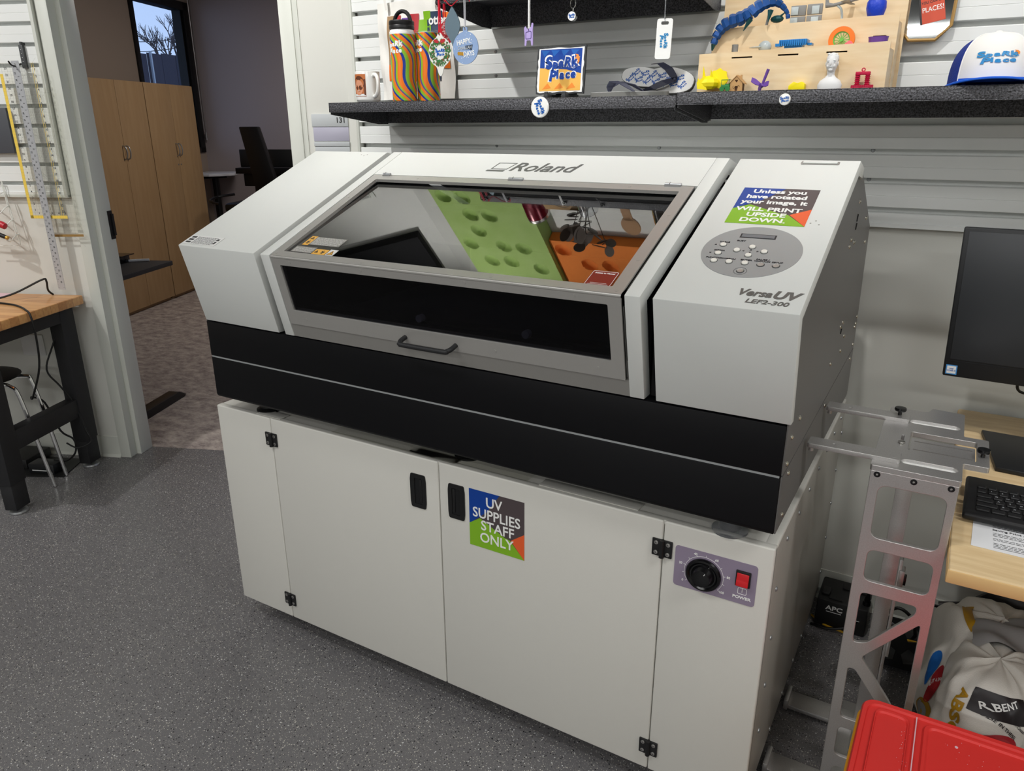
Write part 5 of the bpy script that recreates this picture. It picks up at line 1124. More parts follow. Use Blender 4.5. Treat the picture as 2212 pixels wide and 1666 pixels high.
g = G(); g.sph(crown(.5, .985)+Vector((0, 0, 0)), (.007, .007, .0035), 14, 8); g.build('button', 'cap_white', t)
g = G()
def brim(u, v):
    a = (u-.5)*2.35; inner = cc+sd_*(.088*math.sin(a))+fr_*(.100*.95*math.cos(a)); out = cc+sd_*(.108*math.sin(a*.92))+fr_*(.100+.062*math.cos((u-.5)*PI)**.8)
    p = inner.lerp(out, v) if True else inner; p = Vector(p); s_ = (u-.5)*2; p.z = cc.z+.015-.020*s_*s_-.004*v*(1-s_*s_); return p
g.grid(brim, 28, 8); g.grid(lambda u, v: brim(u, v)-Vector((0, 0, .003)), 28, 8)
g.tube([brim(k/28, 1)-Vector((0, 0, .0015)) for k in range(29)], .0026, 6); g.build('brim', 'cap_blue', t, recalc=False)
g = G(); g.grid(lambda u, v: crown(.360+.28*u, .0+.03*v)+fr_*.0006, 30, 2); g.build('brim_seam', 'cap_blue', t, recalc=False)
def capfn(co): u = .5+co.x/.54; p = crown(u, .25+co.y/.135*.42); n_ = (p-cc-Vector((0, 0, .02))).normalized(); return p+n_*(.0012+co.z)
logo(t, Matrix.Identity(4), .088, 'logo_cyan', True, capfn)
# a small dark item edge on the shelf above right is outside the frame and left out
# ================================================================== LEFT WALL
def wallf(n_off): return MB_ @ frame((0, -n_off, 0), (1, 0, 0), (0, 0, 1))
# slat bracket hook carrying the rulers
t = thing('slat_hook', B(-1.337, -.03, 1.80), 'dark grey slat wall hook carrying the rulers', 'hook')
g = G(MB_); g.box(-1.347, -1.329, -.032, -.019, 1.735, 1.822, .001); g.box(-1.341, -1.335, -.030, -.006, 1.822, 1.834); g.build('plate', 'bracket_grey', t)
g = G(MB_); g.tube([(-1.353, -.028, 1.752), (-1.353, -.058, 1.742), (-1.350, -.085, 1.744), (-1.348, -.10, 1.757)], .0032, 8, smooth=3); g.build('prong', 'frame_black', t)
for i, z in enumerate((1.805, 1.79, 1.775, 1.76)): g = G(wallf(.0322)); g.cyl((-1.338, z, 0), (-1.338, z, .001), .0014, n=8); g.build('screw_dot', 'label_white', t)
def quilt_ruler(u0, u1, v0, v1, off, lab, yellow='ruler_yellow', tilt=0, L='yellow', nums=True):
    t = thing('quilting_ruler', B((u0+u1)/2, -off, v0), lab, 'ruler', 'clear quilting rulers on the left wall')
    Mx = wallf(off) @ Matrix.Translation(((u0+u1)/2, v1, 0)) @ Matrix.Rotation(tilt, 4, 'Z') @ Matrix.Translation((-(u0+u1)/2, -v1, 0))
    g = G(Mx); g.box(u0, u1, v0, v1, 0, .0026); g.build('acrylic_sheet', 'clear_acrylic', t)
    g = G(Mx @ Matrix.Translation((0, 0, .0029))); k = 0
    while v0+.0127*k < v1: g.box(u0, u1, v0+.0127*k-.00012, v0+.0127*k+.00012, 0, .0002); k += 1 if nums else 2
    k = 0
    while u0+.0127*k < u1: g.box(u0+.0127*k-.00012, u0+.0127*k+.00012, v0, v1, 0, .0002); k += 1 if nums else 2
    for k in range(int((v1-v0)/.00318)):
        z = v0+.00318*k; g.box(u1-.006, u1-.001, z-.00012, z+.00012, 0, .0002)
    for s_ in (1, -1):
        for j in range(3): 
            za = v0+.12+.17*j; g.tube([(u0, za, 0), (u1, za+s_*(u1-u0), 0)], .0002, 3)
    g.build('grid_print', 'grid_grey', t)
    g = G(Mx @ Matrix.Translation((0, 0, .0027)))
    if nums: g.box(u0, u0+.014, v0, v1-.04, 0, .0003); g.box(u0, u1, v0, v0+.013, 0, .0003); g.box(u1-.0255, u1-.0240, v0, v1, 0, .0002); g.box(u1-.0175, u1-.016, v0, v1, 0, .0002)
    else: g.box(u0, u1, v0, v0+.010, 0, .0003); g.box(u0, u0+.008, v0, v1, 0, .0003)
    g.build('yellow_scale', yellow, t)
    if nums:
        for k in range(1, 24):
            z = v1-.0255*k
            if z < v0+.02: break
            text('lettering', str(k), .0125, Mx @ Matrix.Translation((u1-.014, z, .0032)), 'ink_dark', t, bold=.015)
            text('lettering', str(k), .0125, Mx @ Matrix.Translation((u0+.030, v0+.0255*k+.01, .0032)), 'ink_dark', t, bold=.015)
        for k in range(1, 6): text('lettering', str(k), .0125, Mx @ Matrix.Translation((u0+.015+.0305*k, v0+.022, .0032)), 'ink_dark', t, bold=.015)
    return t
quilt_ruler(-1.436, -1.262, 1.138, 1.754, .052, 'clear quilting ruler with yellow left edge and black grid numbers', tilt=.006)
quilt_ruler(-1.392, -1.228, 1.058, 1.66, .030, 'paler clear quilting ruler hanging behind the yellow-edged one, lower end showing', 'gold_frame', tilt=.02, nums=False)
t = thing('steel_ruler', B(-1.345, -.06, .83), 'long narrow steel ruler hanging in front of the clear rulers', 'ruler')
Mx = wallf(.062) @ Matrix.Translation((-1.352, 1.757, 0)) @ Matrix.Rotation(.005, 4, 'Z')
g = G(Mx); g.mesh(shape_mesh([[(-.017, -.927), (.017, -.927), (.017, .005), (-.017, .005)], ell(0, -.008, .0035, n=10)], .0005)); g.build('blade', 'ruler_steel', t)
g = G(Mx)
for k in range(290): L_ = .009 if k % 8 == 0 else .0045 if k % 4 == 0 else .0025; z = -.918+.00318*k; g.box(.017-L_, .0168, z-.00014, z+.00014, .0005, .0008); g.box(-.0168, -.017+L_*.8, z-.0002, z+.0002, .0005, .0008)
g.build('graduation', 'ink_dark', t)
for k in range(1, 36):
    z = -.918+.0254*k
    if z < -.005: text('lettering', str(36-k), .0085, Mx @ Matrix.Translation((.0035, z, .0008)) @ Matrix.Rotation(-PI/2, 4, 'Z'), 'ink_dark', t, bold=.012); text('lettering', str(k), .0085, Mx @ Matrix.Translation((-.0080, z+.012, .0008)) @ Matrix.Rotation(PI/2, 4, 'Z'), 'ink_dark', t, bold=.012)
# dark hanging panel cut by the frame, wire tool rack, tools
g = G(MB_); g.box(-1.62, -1.452, -.045, -.028, 1.405, 1.585, .003); tag(g.build('dark_panel', 'sheer_grey'), 'dark grey flat panel hanging on the slats at far left', 'panel')
t = thing('wire_rack', B(-1.56, -.04, 1.03), 'white wire tool rack hanging on the left wall', 'rack')
g = G(MB_); g.tube([(-1.66, -.03, 1.29), (-1.552, -.034, 1.29), (-1.514, -.05, 1.04), (-1.514, -.05, 1.025), (-1.53, -.05, 1.018), (-1.66, -.05, 1.018)], .0022, 6); g.tube([(-1.56, -.030, 1.285), (-1.527, -.046, 1.04)], .0018, 6); g.build('frame', 'wire_white', t)
for z, x in ((1.232, -1.542), (1.175, -1.530), (1.118, -1.520), (1.058, -1.508)):
    g = G(MB_); g.tube([(x-.10, -.045, z-.002), (x-.04, -.075, z-.016), (x-.018, -.085, z-.014), (x-.003, -.068, z+.008), (x-.004, -.046, z+.012)], .0024, 6, smooth=3); g.build('loop', 'wire_white', t)
t = thing('screwdriver', B(-1.56, -.10, 1.11), 'screwdriver with red handle in the wire rack', 'screwdriver')
g = G(MB_); g.tube([(-1.64, -.10, 1.128), (-1.55, -.10, 1.118), (-1.530, -.10, 1.110), (-1.522, -.10, 1.107)], [.010, .0145, .0135, .006], 14, smooth=2); g.build('handle', 'handle_red', t)
g = G(MB_); g.tube([(-1.64, -.10, 1.128), (-1.72, -.10, 1.135)], .003, 8); g.build('shaft', 'steel', t)
t = thing('small_screwdriver', B(-1.57, -.10, 1.06), 'black screwdriver with yellow collar below the red one', 'screwdriver')
g = G(MB_); g.tube([(-1.60, -.10, 1.088), (-1.565, -.10, 1.074), (-1.530, -.10, 1.061)], [.007, .0095, .008], 12, smooth=2); g.build('handle', 'cable_black', t)
g = G(MB_); g.tube([(-1.531, -.10, 1.0615), (-1.524, -.10, 1.058)], .0088, 12); g.tube([(-1.612, -.10, 1.092), (-1.598, -.10, 1.087)], .0085, 12); g.build('collar', 'gold', t)
# workbench
wb = thing('workbench', B(-1.9, -.32, 0), 'butcher block workbench with black steel legs below the rulers', 'workbench')
def bwood():
    m = M['bench_wood'] = bpy.data.materials.new('bench_wood'); m.use_nodes = True; n = m.node_tree.nodes; L = m.node_tree.links; b = n['Principled BSDF']
    tc = n.new('ShaderNodeTexCoord'); mp = n.new('ShaderNodeMapping'); mp.inputs['Rotation'].default_value = (0, 0, -TH); L.new(tc.outputs['Object'], mp.inputs[0])
    bk = n.new('ShaderNodeTexBrick'); bk.inputs['Scale'].default_value = 1; bk.inputs['Brick Width'].default_value = .35; bk.inputs['Row Height'].default_value = .045; bk.inputs['Mortar Size'].default_value = 0.0006
    bk.inputs['Color1'].default_value = (*rgb(226, 172, 112), 1); bk.inputs['Color2'].default_value = (*rgb(196, 138, 84), 1); bk.inputs['Mortar'].default_value = (*rgb(160, 104, 60), 1)
    L.new(mp.outputs[0], bk.inputs['Vector']); nz = n.new('ShaderNodeTexNoise'); nz.inputs['Scale'].default_value = 30; m2 = n.new('ShaderNodeMapping'); m2.inputs['Scale'].default_value = (.25, 3, 3); L.new(mp.outputs[0], m2.inputs[0]); L.new(m2.outputs[0], nz.inputs['Vector'])
    mx = n.new('ShaderNodeMix'); mx.data_type = 'RGBA'; mx.inputs[0].default_value = .35; mx.blend_type = 'OVERLAY'; L.new(bk.outputs[0], mx.inputs[6]); L.new(nz.outputs['Fac'], mx.inputs[7]); L.new(mx.outputs[2], b.inputs['Base Color']); b.inputs['Roughness'].default_value = .35
bwood()
g = G(MB_); g.box(-2.95, -1.275, -.70, -.035, .762, .8015, .005, 3); g.build('worktop', 'bench_wood', wb)
for (xa, ya) in ((-1.375, -.150), (-1.375, -.605), (-2.90, -.150), (-2.90, -.605)):
    g = G(MB_); g.box(xa, xa+.062, ya, ya+.085, .135, .762, .003); g.box(xa+.004, xa+.058, ya+.004, ya+.081, .022, .140, .003); lg = g.build('leg', 'bench_black', wb)
    g = G(MB_); g.lathe([(.034, 0), (.036, .003), (.034, .010), (.012, .014), (.012, .023)], (xa+.031, ya+.042, 0), n=24); sub(g.build('levelling_foot', 'steel_dull'), lg)
for xa in (-1.375, -2.90): g = G(MB_); g.box(xa+.004, xa+.058, -.525, -.148, .262, .345, .002); g.build('crossbar', 'bench_black', wb)
g = G(MB_); g.box(-2.85, -1.37, -.62, -.56, .70, .762, .002); g.box(-2.85, -1.37, -.14, -.08, .70, .762, .002); g.box(-1.372, -1.315, -.53, -.14, .70, .762); g.build('apron', 'bench_black', wb)
t = thing('laptop_cord', B(-1.5, -.2, .802), 'black power cord running from bench top down behind the leg', 'cord')
g = G(MB_); g.tube([(-1.62, -.24, .82), (-1.57, -.22, .812), (-1.50, -.16, .83), (-1.405, -.10, .880), (-1.393, -.09, .872), (-1.402, -.08, .83), (-1.398, -.06, .806)], .0042, 8, smooth=5)
g.tube([(-1.60, -.25, .812), (-1.52, -.24, .8065), (-1.43, -.262, .8063), (-1.36, -.30, .8065), (-1.300, -.345, .806), (-1.262, -.37, .790), (-1.262, -.365, .70), (-1.30, -.34, .56), (-1.37, -.33, .42), (-1.42, -.28, .40), (-1.40, -.24, .36), (-1.37, -.22, .22), (-1.33, -.20, .17), (-1.345, -.19, .10), (-1.40, -.19, .055), (-1.47, -.18, .050)], .0042, 8, smooth=5); g.build('cord', 'cable_black', t)
g = G(MB_); g.box(-1.60, -1.567, -.27, -.23, .802, .832, .004); g.build('plug', 'cable_black', t)
g = G(MB_); g.tube([(-1.34, -.10, .72), (-1.37, -.16, .60), (-1.39, -.20, .50), (-1.36, -.18, .42), (-1.33, -.16, .34), (-1.30, -.15, .2), (-1.27, -.17, .15), (-1.32, -.2, .13), (-1.37, -.2, .15)], .0038, 8, smooth=5)
tag(g.build('second_cord', 'cable_black'), 'second thin black cord looping down under the bench', 'cord')
g = G(MB_); g.box(-1.565, -1.435, -.235, -.165, .002, .050, .006); g.mi = 1; g.box(-1.545, -1.455, -.2354, -.2348, .018, .022)
tag(g.build('power_brick', ['monitor_black', 'label_white']), 'dark power adapter brick on the floor under the bench', 'power adapter')
g = G(MB_); g.prism([(-1.95, -.30), (-1.38, -.25), (-1.42, -.06), (-1.95, -.05)], 'z', .0005, .004); g.box(-1.92, -1.60, -.20, -.04, .004, .05, .006)
tag(g.build('black_bag', 'cable_black'), 'flat black bag and mat lying on floor under bench', 'bag')
for k_ in range(1):
    g = G(MB_); g.prism([(-1.80, -.16), (-1.585, -.13), (-1.60, -.05), (-1.80, -.05)], 'z', .802, .8035); tag(g.build('pink_paper', 'paper_pink'), 'pale pink sheet of paper on the bench top by the wall', 'paper')
t = thing('stool', B(-1.62, -.40, 0), 'stacking stool with black seat and chrome legs tucked under the bench', 'stool')
g = G(MB_); g.sph((-1.58, -.38, .512), (.17, .17, .012), 28, 8); g.build('seat', 'black_plastic', t)
for pts in ([(-1.60, -.42, .492), (-1.45, -.40, .497), (-1.412, -.385, .482), (-1.395, -.375, .44), (-1.375, -.36, .25), (-1.352, -.34, .004)], [(-1.60, -.34, .492), (-1.45, -.27, .492), (-1.42, -.262, .46), (-1.395, -.25, .25), (-1.38, -.23, .004)], [(-1.56, -.42, .492), (-1.72, -.42, .492), (-1.74, -.42, .46), (-1.78, -.42, .004)], [(-1.56, -.34, .492), (-1.72, -.34, .492), (-1.74, -.32, .46), (-1.78, -.28, .004)]):
    g = G(MB_); g.tube(pts, .0085, 10, smooth=4); g.build('leg', 'chrome', t)
g = G(wallf(.0)); g.box(-1.66, -1.545, .50, .60, .001, .008, .003); tag(g.build('outlet_plate', 'label_white'), 'white outlet plate on the wall below the bench', 'outlet')
# ================================================================== OFFICE
for i, (n0, lock) in enumerate(((2.515, False), (3.290, True))):
    t = thing('wardrobe_cabinet', B(-3.17, n0+.385, 0), 'tall beech two-door office cabinet, ' + ('nearer one cut by the door frame' if not i else 'farther one beside the window'), 'cabinet', 'tall beech cabinets in the office')
    g = G(MB_); g.box(-3.40, -2.962, n0+.001, n0+.769, .03, 1.862, .001); g.box(-3.38, -2.98, n0+.01, n0+.76, 0, .03); g.build('body', 'beech', t)
    for j in range(2):
        a = n0+.002+.3845*j; g = G(MB_); g.box(-2.9605, -2.941, a, a+.3815, .032, 1.858, .001); d_ = g.build('door', 'beech', t)
        hx = n0+.385+(-.022 if j == 0 else .022); g = G(MB_); g.tube([(-2.941, hx, 1.358), (-2.918, hx, 1.347), (-2.908, hx, 1.305), (-2.918, hx, 1.262), (-2.941, hx, 1.250)], .0055, 8, smooth=4); sub(g.build('bow_handle', 'steel_dull'), d_)
        if lock: g = G(MB_); g.cyl((-2.941, hx, 1.175), (-2.938, hx, 1.175), .007, n=12); sub(g.build('lock', 'steel_dull'), d_)
g = G(MB_); 
t = thing('standing_desk', B(-2.1, .78, 0), 'black height-adjustable desk just inside the office door', 'desk')
g.box(-3.05, -1.56, .42, 1.14, .722, .748, .003); g.build('top', 'bench_black', t)
g = G(MB_); g.box(-2.9, -1.70, .60, .66, .66, .72); g.box(-1.84, -1.70, .50, 1.04, .69, .722); g.build('under_frame', 'frame_black', t)
for x in (-1.49, -2.85):
    g = G(MB_); g.prism([(.10, 0), (.84, 0), (.85, .012), (.79, .045), (.15, .045)], 'x', x, x+.07, .002); g.build('foot_bar', 'frame_black', t)
    g = G(MB_); xc = x+.035 if x < -2 else x+.02; g.box(xc-.035, xc+.035, .40, .46, .04, .70, .002); g.build('leg', 'frame_black', t)
g = G(MB_); g.box(-2.02, -1.775, .98, 1.10, .790, .795); g.box(-2.02, -1.80, .99, 1.09, .749, .79, .004); tag(g.build('desk_tray', 'black_gloss'), 'black tray organiser on the office desk edge', 'tray')
g = G(MB_); g.cyl((-1.790, 1.060, .7565), (-1.69, 1.11, .7565), .0075, n=12); g.mi = 1; g.cyl((-1.805, 1.052, .7565), (-1.79, 1.060, .7565), .0078, n=12)
tag(g.build('marker_pen', ['label_white', 'ink_dark']), 'white marker pen with black cap on the office desk', 'pen')
# far desk pieces: white top, monitors, chair
t = thing('white_desk', B(-3.2, 4.75, 0), 'small white-topped round-ended desk in the far office corner', 'desk')
g = G(MB_); g.prism([(-3.41, 4.45), (-3.1, 4.45), (-2.99, 4.52), (-2.93, 4.66), (-3.0, 4.9), (-3.1, 5.02), (-3.41, 5.02)], 'z', 1.015, 1.038, .002); g.build('top', 'white_desk', t)
g = G(MB_); g.prism([(-3.41, 4.50), (-3.15, 4.50), (-3.02, 4.66), (-3.1, 4.95), (-3.41, 5.0)], 'z', .99, 1.015); g.cyl((-3.2, 4.75, .02), (-3.2, 4.75, .99), .035, n=16); g.cyl((-3.2, 4.75, 0), (-3.2, 4.75, .02), .22, n=24); g.build('pedestal', 'frame_black', t)
t = thing('desk_riser', B(-2.4, 4.4, 0), 'black standing desk riser with shelf in the far office', 'desk riser')
g = G(MB_); g.box(-2.73, -1.7, 4.30, 4.55, 1.055, 1.110, .003); g.box(-2.70, -1.8, 4.35, 4.60, .74, .80, .003); g.build('shelf', 'frame_black', t)
for x in (-2.60, -1.9): g = G(MB_); g.box(x, x+.07, 4.42, 4.5, 0.04, 1.055); g.box(x-.03, x+.1, 4.1, 4.9, 0, .04); g.build('leg', 'frame_black', t)
t = thing('office_monitor', B(-2.40, 4.45, 1.11), 'dark monitor back with pale ring emblem on desk riser in office', 'monitor')
g = G(MB_); g.box(-2.70, -2.13, 4.36, 4.40, 1.115, 1.285, .006); g.box(-2.68, -2.15, 4.36, 4.39, .93, 1.05, .006); g.build('casing', 'monitor_black', t)
g = G(MB_); g.tube([(-2.545+.028*math.cos(a), 4.357, 1.225+.028*math.sin(a)) for a in [2*PI*k/20 for k in range(20)]], .0035, 6, closed=True); g.box(-2.562, -2.528, 4.355, 4.358, 1.221, 1.229); g.build('ring_emblem', 'sign_grey', t)
t = thing('office_chair', B(-2.35, 4.05, 0), 'tall dark office chair with leaning backrest in the far office', 'chair')
g = G(MB_); g.prism([(-2.52, 1.50), (-2.33, 1.50), (-2.18, .92), (-2.24, .86), (-2.40, .86)], 'y', 4.05, 4.12, .012); g.build('backrest', 'frame_black', t)
g = G(MB_); g.box(-2.55, -2.05, 3.65, 4.12, .74, .83, .03); g.build('seat', 'frame_black', t)
g = G(MB_); g.cyl((-2.3, 3.9, .12), (-2.3, 3.9, .74), .03, n=12)
for k in range(5): a = 2*PI*k/5; g.tube([(-2.3, 3.9, .12), (-2.3+.3*math.cos(a), 3.9+.3*math.sin(a), .05)], .02, 8)
g.build('base', 'frame_black', t)
g = G(MB_); g.tube([(-2.62, 3.7, .82), (-2.74, 3.75, .84), (-2.76, 3.95, .86), (-2.62, 4.02, .88)], .012, 8, smooth=4); g.build('armrest', 'frame_black', t)
g = G(MB_); g.box(-2.93, -2.86, 4.10, 4.20, 0, .30, .005); g.box(-2.86, -2.70, 4.05, 4.25, 0, .17, .005)
tag(g.build('storage_box', 'carton'), 'brown low box on the office floor beside the cabinets', 'box')
# ================================================================== RIGHT: DESK, COMPUTER
t = thing('maple_desk', (2.5, .58, 0), 'maple laminate desk against the back wall right of the printer', 'desk')
g = G(); g.box(1.846, 3.3, .105, 1.045, .712, .743, .004, 3); g.mi = 1; g.box(1.8445, 3.3, .1030, 1.045, .7135, .7405, .003); g.build('desktop', ['desk_maple', 'desk_edge'], t)
for x in (2.35, 3.2): g = G(); g.box(x, x+.05, .2, .26, 0, .712, .002); g.box(x, x+.05, .85, .91, 0, .712, .002); g.build('leg', 'frame_black', t)
t = thing('all_in_one_computer', (1.99, .76, .743), 'black all-in-one computer with dark screen on a flat stand', 'computer')
MM = frame((1.785, .800, .905), (1, -.10, 0), (0.0, .06, 1)) @ Matrix.Identity(4)
g = G(frame((1.786, .803, .903), (1, -.02, 0), (-.035, .03, 1)))
g.box(0, .56, 0, .372, -.022, 0, .004); g.build('casing', 'monitor_black', t)
MM = frame((1.786, .803, .903), (1, -.02, 0), (-.035, .03, 1))
g = G(MM); g.box(.012, .548, .046, .362, 0, .0012, .0004); g.build('screen', 'screen', t)
g = G(MM); g.box(.004, .556, .0405, .0415, 0, .0006); g.build('bezel_line', 'frame_black', t)
g = G(MM); g.box(.006, .031, .006, .030, 0, .0008); g.mi = 1; g.box(.0085, .0285, .0085, .0275, .0008, .0011); bd = g.build('badge', ['badge_blue', 'label_white'], t)
sub(text('lettering', 'intel\nCORE i5', .0052, MM @ Matrix.Translation((.0185, .0185, .0013)), 'logo_blue', None, bold=.01), bd)
g = G(); g.tube([(2.035, .845, .752), (2.035, .850, .90), (2.035, .850, 1.02)], .022, 12); g.build('neck', 'frame_black', t)
g = G(); g.prism([(1.899, .862), (1.926, .618), (2.22, .600), (2.22, .850)], 'z', .7435, .7555, .003); g.build('stand_base', 'monitor_black', t)
g = G(); g.tube([(2.02, .84, .94), (1.97, .85, .93), (1.955, .87, .90), (1.965, .90, .86), (2.02, .92, .85)], .0035, 8, smooth=5); tag(g.build('computer_cable', 'cable_black'), 'thin black cable looping behind the computer neck', 'cable')
# keyboard
kb = thing('keyboard', (2.08, .40, .743), 'black keyboard on the maple desk lying over a paper sheet', 'keyboard')
MK = Matrix.Translation((1.862, .312, .7445)) @ Matrix.Rotation(math.radians(-1.2), 4, 'Z') @ Matrix.Rotation(math.radians(3.5), 4, 'X')
g = G(MK); g.box(0, .44, .0, .178, .004, .020, .006, 3); g.build('case', 'key_black', kb)
rows = [(.150, .012, [.016]*15), (.130, .015, [.0165]*14), (.110, .015, [.026]+[.0165]*12), (.090, .015, [.030]+[.0165]*12), (.070, .015, [.038]+[.0165]*11), (.050, .015, [.024, .024, .024, .10, .024, .024])]
lets = ['', '1234567890-=', 'QWERTYUIOP[]', 'ASDFGHJKL;', 'ZXCVBNM,./', '']
for r_, (yy, hh, ws) in enumerate(rows):
    x = .022
    g = G(MK); L_ = []
    for i, w_ in enumerate(ws):
        g.box(x, x+w_, yy-.03, yy-.03+hh, .018, .0245, .0015, 1); L_.append(x+w_*.35); x += w_+.0032
    g.build('key_row', 'key_black', kb)
    s_ = lets[r_]
    if s_:
        g = G(MK)
        for i, ch_ in enumerate(s_):
            if i+1 < len(L_): g.mesh(text_mesh(ch_, .0062, .01, 0, .0001), Matrix.Translation((L_[i+1], yy-.03+hh*.6, .0247)))
        g.build('key_lettering', 'key_ink', kb, recalc=False)
# paper under the keyboard
pa = tag(None or G().prism([(1.8805, .2165), (2.095, .207), (2.106, .452), (1.889, .462)], 'z', .7434, .7440).build('instruction_sheet', 'paper'), 'white printed instruction sheet under the keyboard', 'paper')
g = G(Matrix.Translation((1.9, .22, .7442))); rp_ = random.Random(13)
text('lettering', 'Saving Print Area/Media', .0105, Matrix.Translation((1.917, .3035, .7442)), 'ink_dark', None, align='LEFT', bold=.008).parent = pa
for i, z in enumerate((.288, .282, .276, .264, .258, .244, .238, .232, .314, .320)):
    u = .018
    while u < .17: w_ = rp_.uniform(.004, .012); g.box(u, u+w_, z-.22, z-.22+.0018, 0, .0001); u += w_+.0018
g.box(.018, .075, .006, .0075, 0, .0001); sub(g.build('print_lines', 'ink_dark'), pa)
# ================================================================== ALUMINIUM STAND WITH ARMS
st = thing('aluminium_stand', (1.765, .35, 0), 'free-standing aluminium plate stand with two arms reaching to the printer', 'stand')
ZP = .880
Mz = Matrix.Translation((0, 0, ZP-.006))
outl = rpoly([(1.687, .190), (1.8435, .190), (1.8435, .284), (1.889, .284), (1.889, .438), (1.8435, .438), (1.8435, .585), (1.778, .592), (1.770, .562), (1.693, .562), (1.693, .5), (1.687, .45)], .006)
holes = [rrect(1.738, 1.836, .228, .252, .011), rrect(1.738, 1.836, .470, .494, .011), rrect(1.745, 1.868, .305, .415, .005), rrect(1.7285, 1.7335, .325, .385, .002), rrect(1.8745, 1.8795, .350, .395, .002)]
plate('top_plate', [outl]+holes, .012, Mz, 'alu', st, bev=.0008)
g = G(); g.box(1.733, 1.840, .222, .258, ZP-.018, ZP-.0125, .001); g.box(1.733, 1.840, .464, .500, ZP-.018, ZP-.0125, .001); g.box(1.736, 1.838, .2285, .2515, ZP-.0125, ZP-.0060); g.box(1.736, 1.838, .4705, .4935, ZP-.0125, ZP-.0060); g.build('groove_floor', 'alu_milled', st)
plate('slider_plate', [rrect(1.748, 1.865, .312, .392, .003), rrect(1.753, 1.860, .3725, .3775, .002), rrect(1.753, 1.860, .325, .330, .002)], .006, Mz @ Matrix.Translation((0, 0, -.003)), 'alu', st)
for ya in (.217, .461):
    g = G(); cx_ = ya+.020
    g.mesh(shape_mesh([rpoly([(1.563, ya), (1.7365, ya), (1.7365, ya+.041), (1.563, ya+.041)], .006), ell(1.613, cx_, .004, .003, 12)], .005, .0008), Matrix.Translation((0, 0, ZP+.004)))
    g.cyl((1.571, ya+.010, ZP-.010), (1.571, ya+.010, ZP), .005, n=12); g.cyl((1.724, ya+.012, ZP+.0088), (1.724, ya+.012, ZP+.0094), .004, n=12); g.build('arm', 'alu', st)
for x, y in ((1.715, .486), (1.877, .338)):
    g = G(); g.lathe([(.004, 0), (.004, .008), (.0115, .010), (.0125, .013), (.0115, .017), (.001, .018)], (x, y, ZP+.0 if x > 1.8 else ZP+.009), n=20); g.build('thumb_knob', 'black_gloss', st)
g = G(); g.lathe([(.004, 0), (.0065, .001), (.0065, .004), (.001, .006)], (1.731, .336, ZP), n=16); g.build('bolt', 'steel', st)
# front plate with lightening cut-outs
MFP = frame((0, .1945, 0), (1, 0, 0), (0, 0, 1))
wl_ = [rrect(1.7075, 1.8270, .724, .840, .016), rrect(1.7085, 1.8265, .624, .696, .014),
       rpoly([(1.7090, .594), (1.8120, .594), (1.8120, .576), (1.735, .477), (1.7095, .470)], .010), rpoly([(1.8250, .556), (1.731, .4385), (1.795, .353), (1.8270, .300)], .009),
       rpoly([(1.7095, .404), (1.7230, .404), (1.785, .322), (1.785, .272), (1.7110, .272)], .009), rrect(1.7110, 1.8260, .166, .246, .012), rrect(1.712, 1.826, .05, .135, .012)]
plate('front_plate', [rpoly([(1.689, .004), (1.8415, .004), (1.8415, .869), (1.689, .869)], .003)]+wl_, .009, MFP, 'alu', st, bev=.0012)
for x in (1.7015, 1.766, 1.829):
    g = G(MFP @ Matrix.Translation((x, .8615 if x != 1.766 else .8605, .0046))); g.lathe([(.0062, 0), (.0060, .0005), (.0035, .0008), (.0030, .0002), (.0005, .0002)], n=18); g.mi = 1; g.cyl((0, 0, .0003), (0, 0, .0006), .0022, n=6); g.build('plate_screw', ['frame_black', 'steel'], st)
g = G(); g.prism([(1.689, .50), (1.6895, .869), (1.8415, .869), (1.8415, .004), (1.689, .004)], 'y', .565, .574) if False else None
g = G(); g.box(1.7355, 1.7675, .350, .358, .02, .862, .001); g.build('rear_post', 'alu', st)
g = G(); g.box(1.7685, 1.776, .354, .372, .02, .60, .001); g.box(1.772, 1.783, .350, .376, .535, .575, .001); g.box(1.774, 1.782, .352, .374, .345, .39, .001); g.build('side_rail', 'alu', st)
g = G(); g.box(1.782, 1.788, .352, .366, .540, .562, .001); g.build('rail_knob', 'black_gloss', st)
# floor rails linking stand and cabinet
for ya in (.222, .470):
    g = G(); g.box(1.561, 1.84, ya, ya+.062, .008, .020, .001); g.box(1.561, 1.572, ya-.002, ya+.064, .004, .034, .001); g.cyl((1.625, ya+.03, .0199), (1.625, ya+.03, .0204), .004, n=10); g.build('floor_rail', 'alu', st)
g = G(); g.box(1.700, 1.835, .2, .58, .004, .010, .001); g.build('base_plate', 'alu', st)
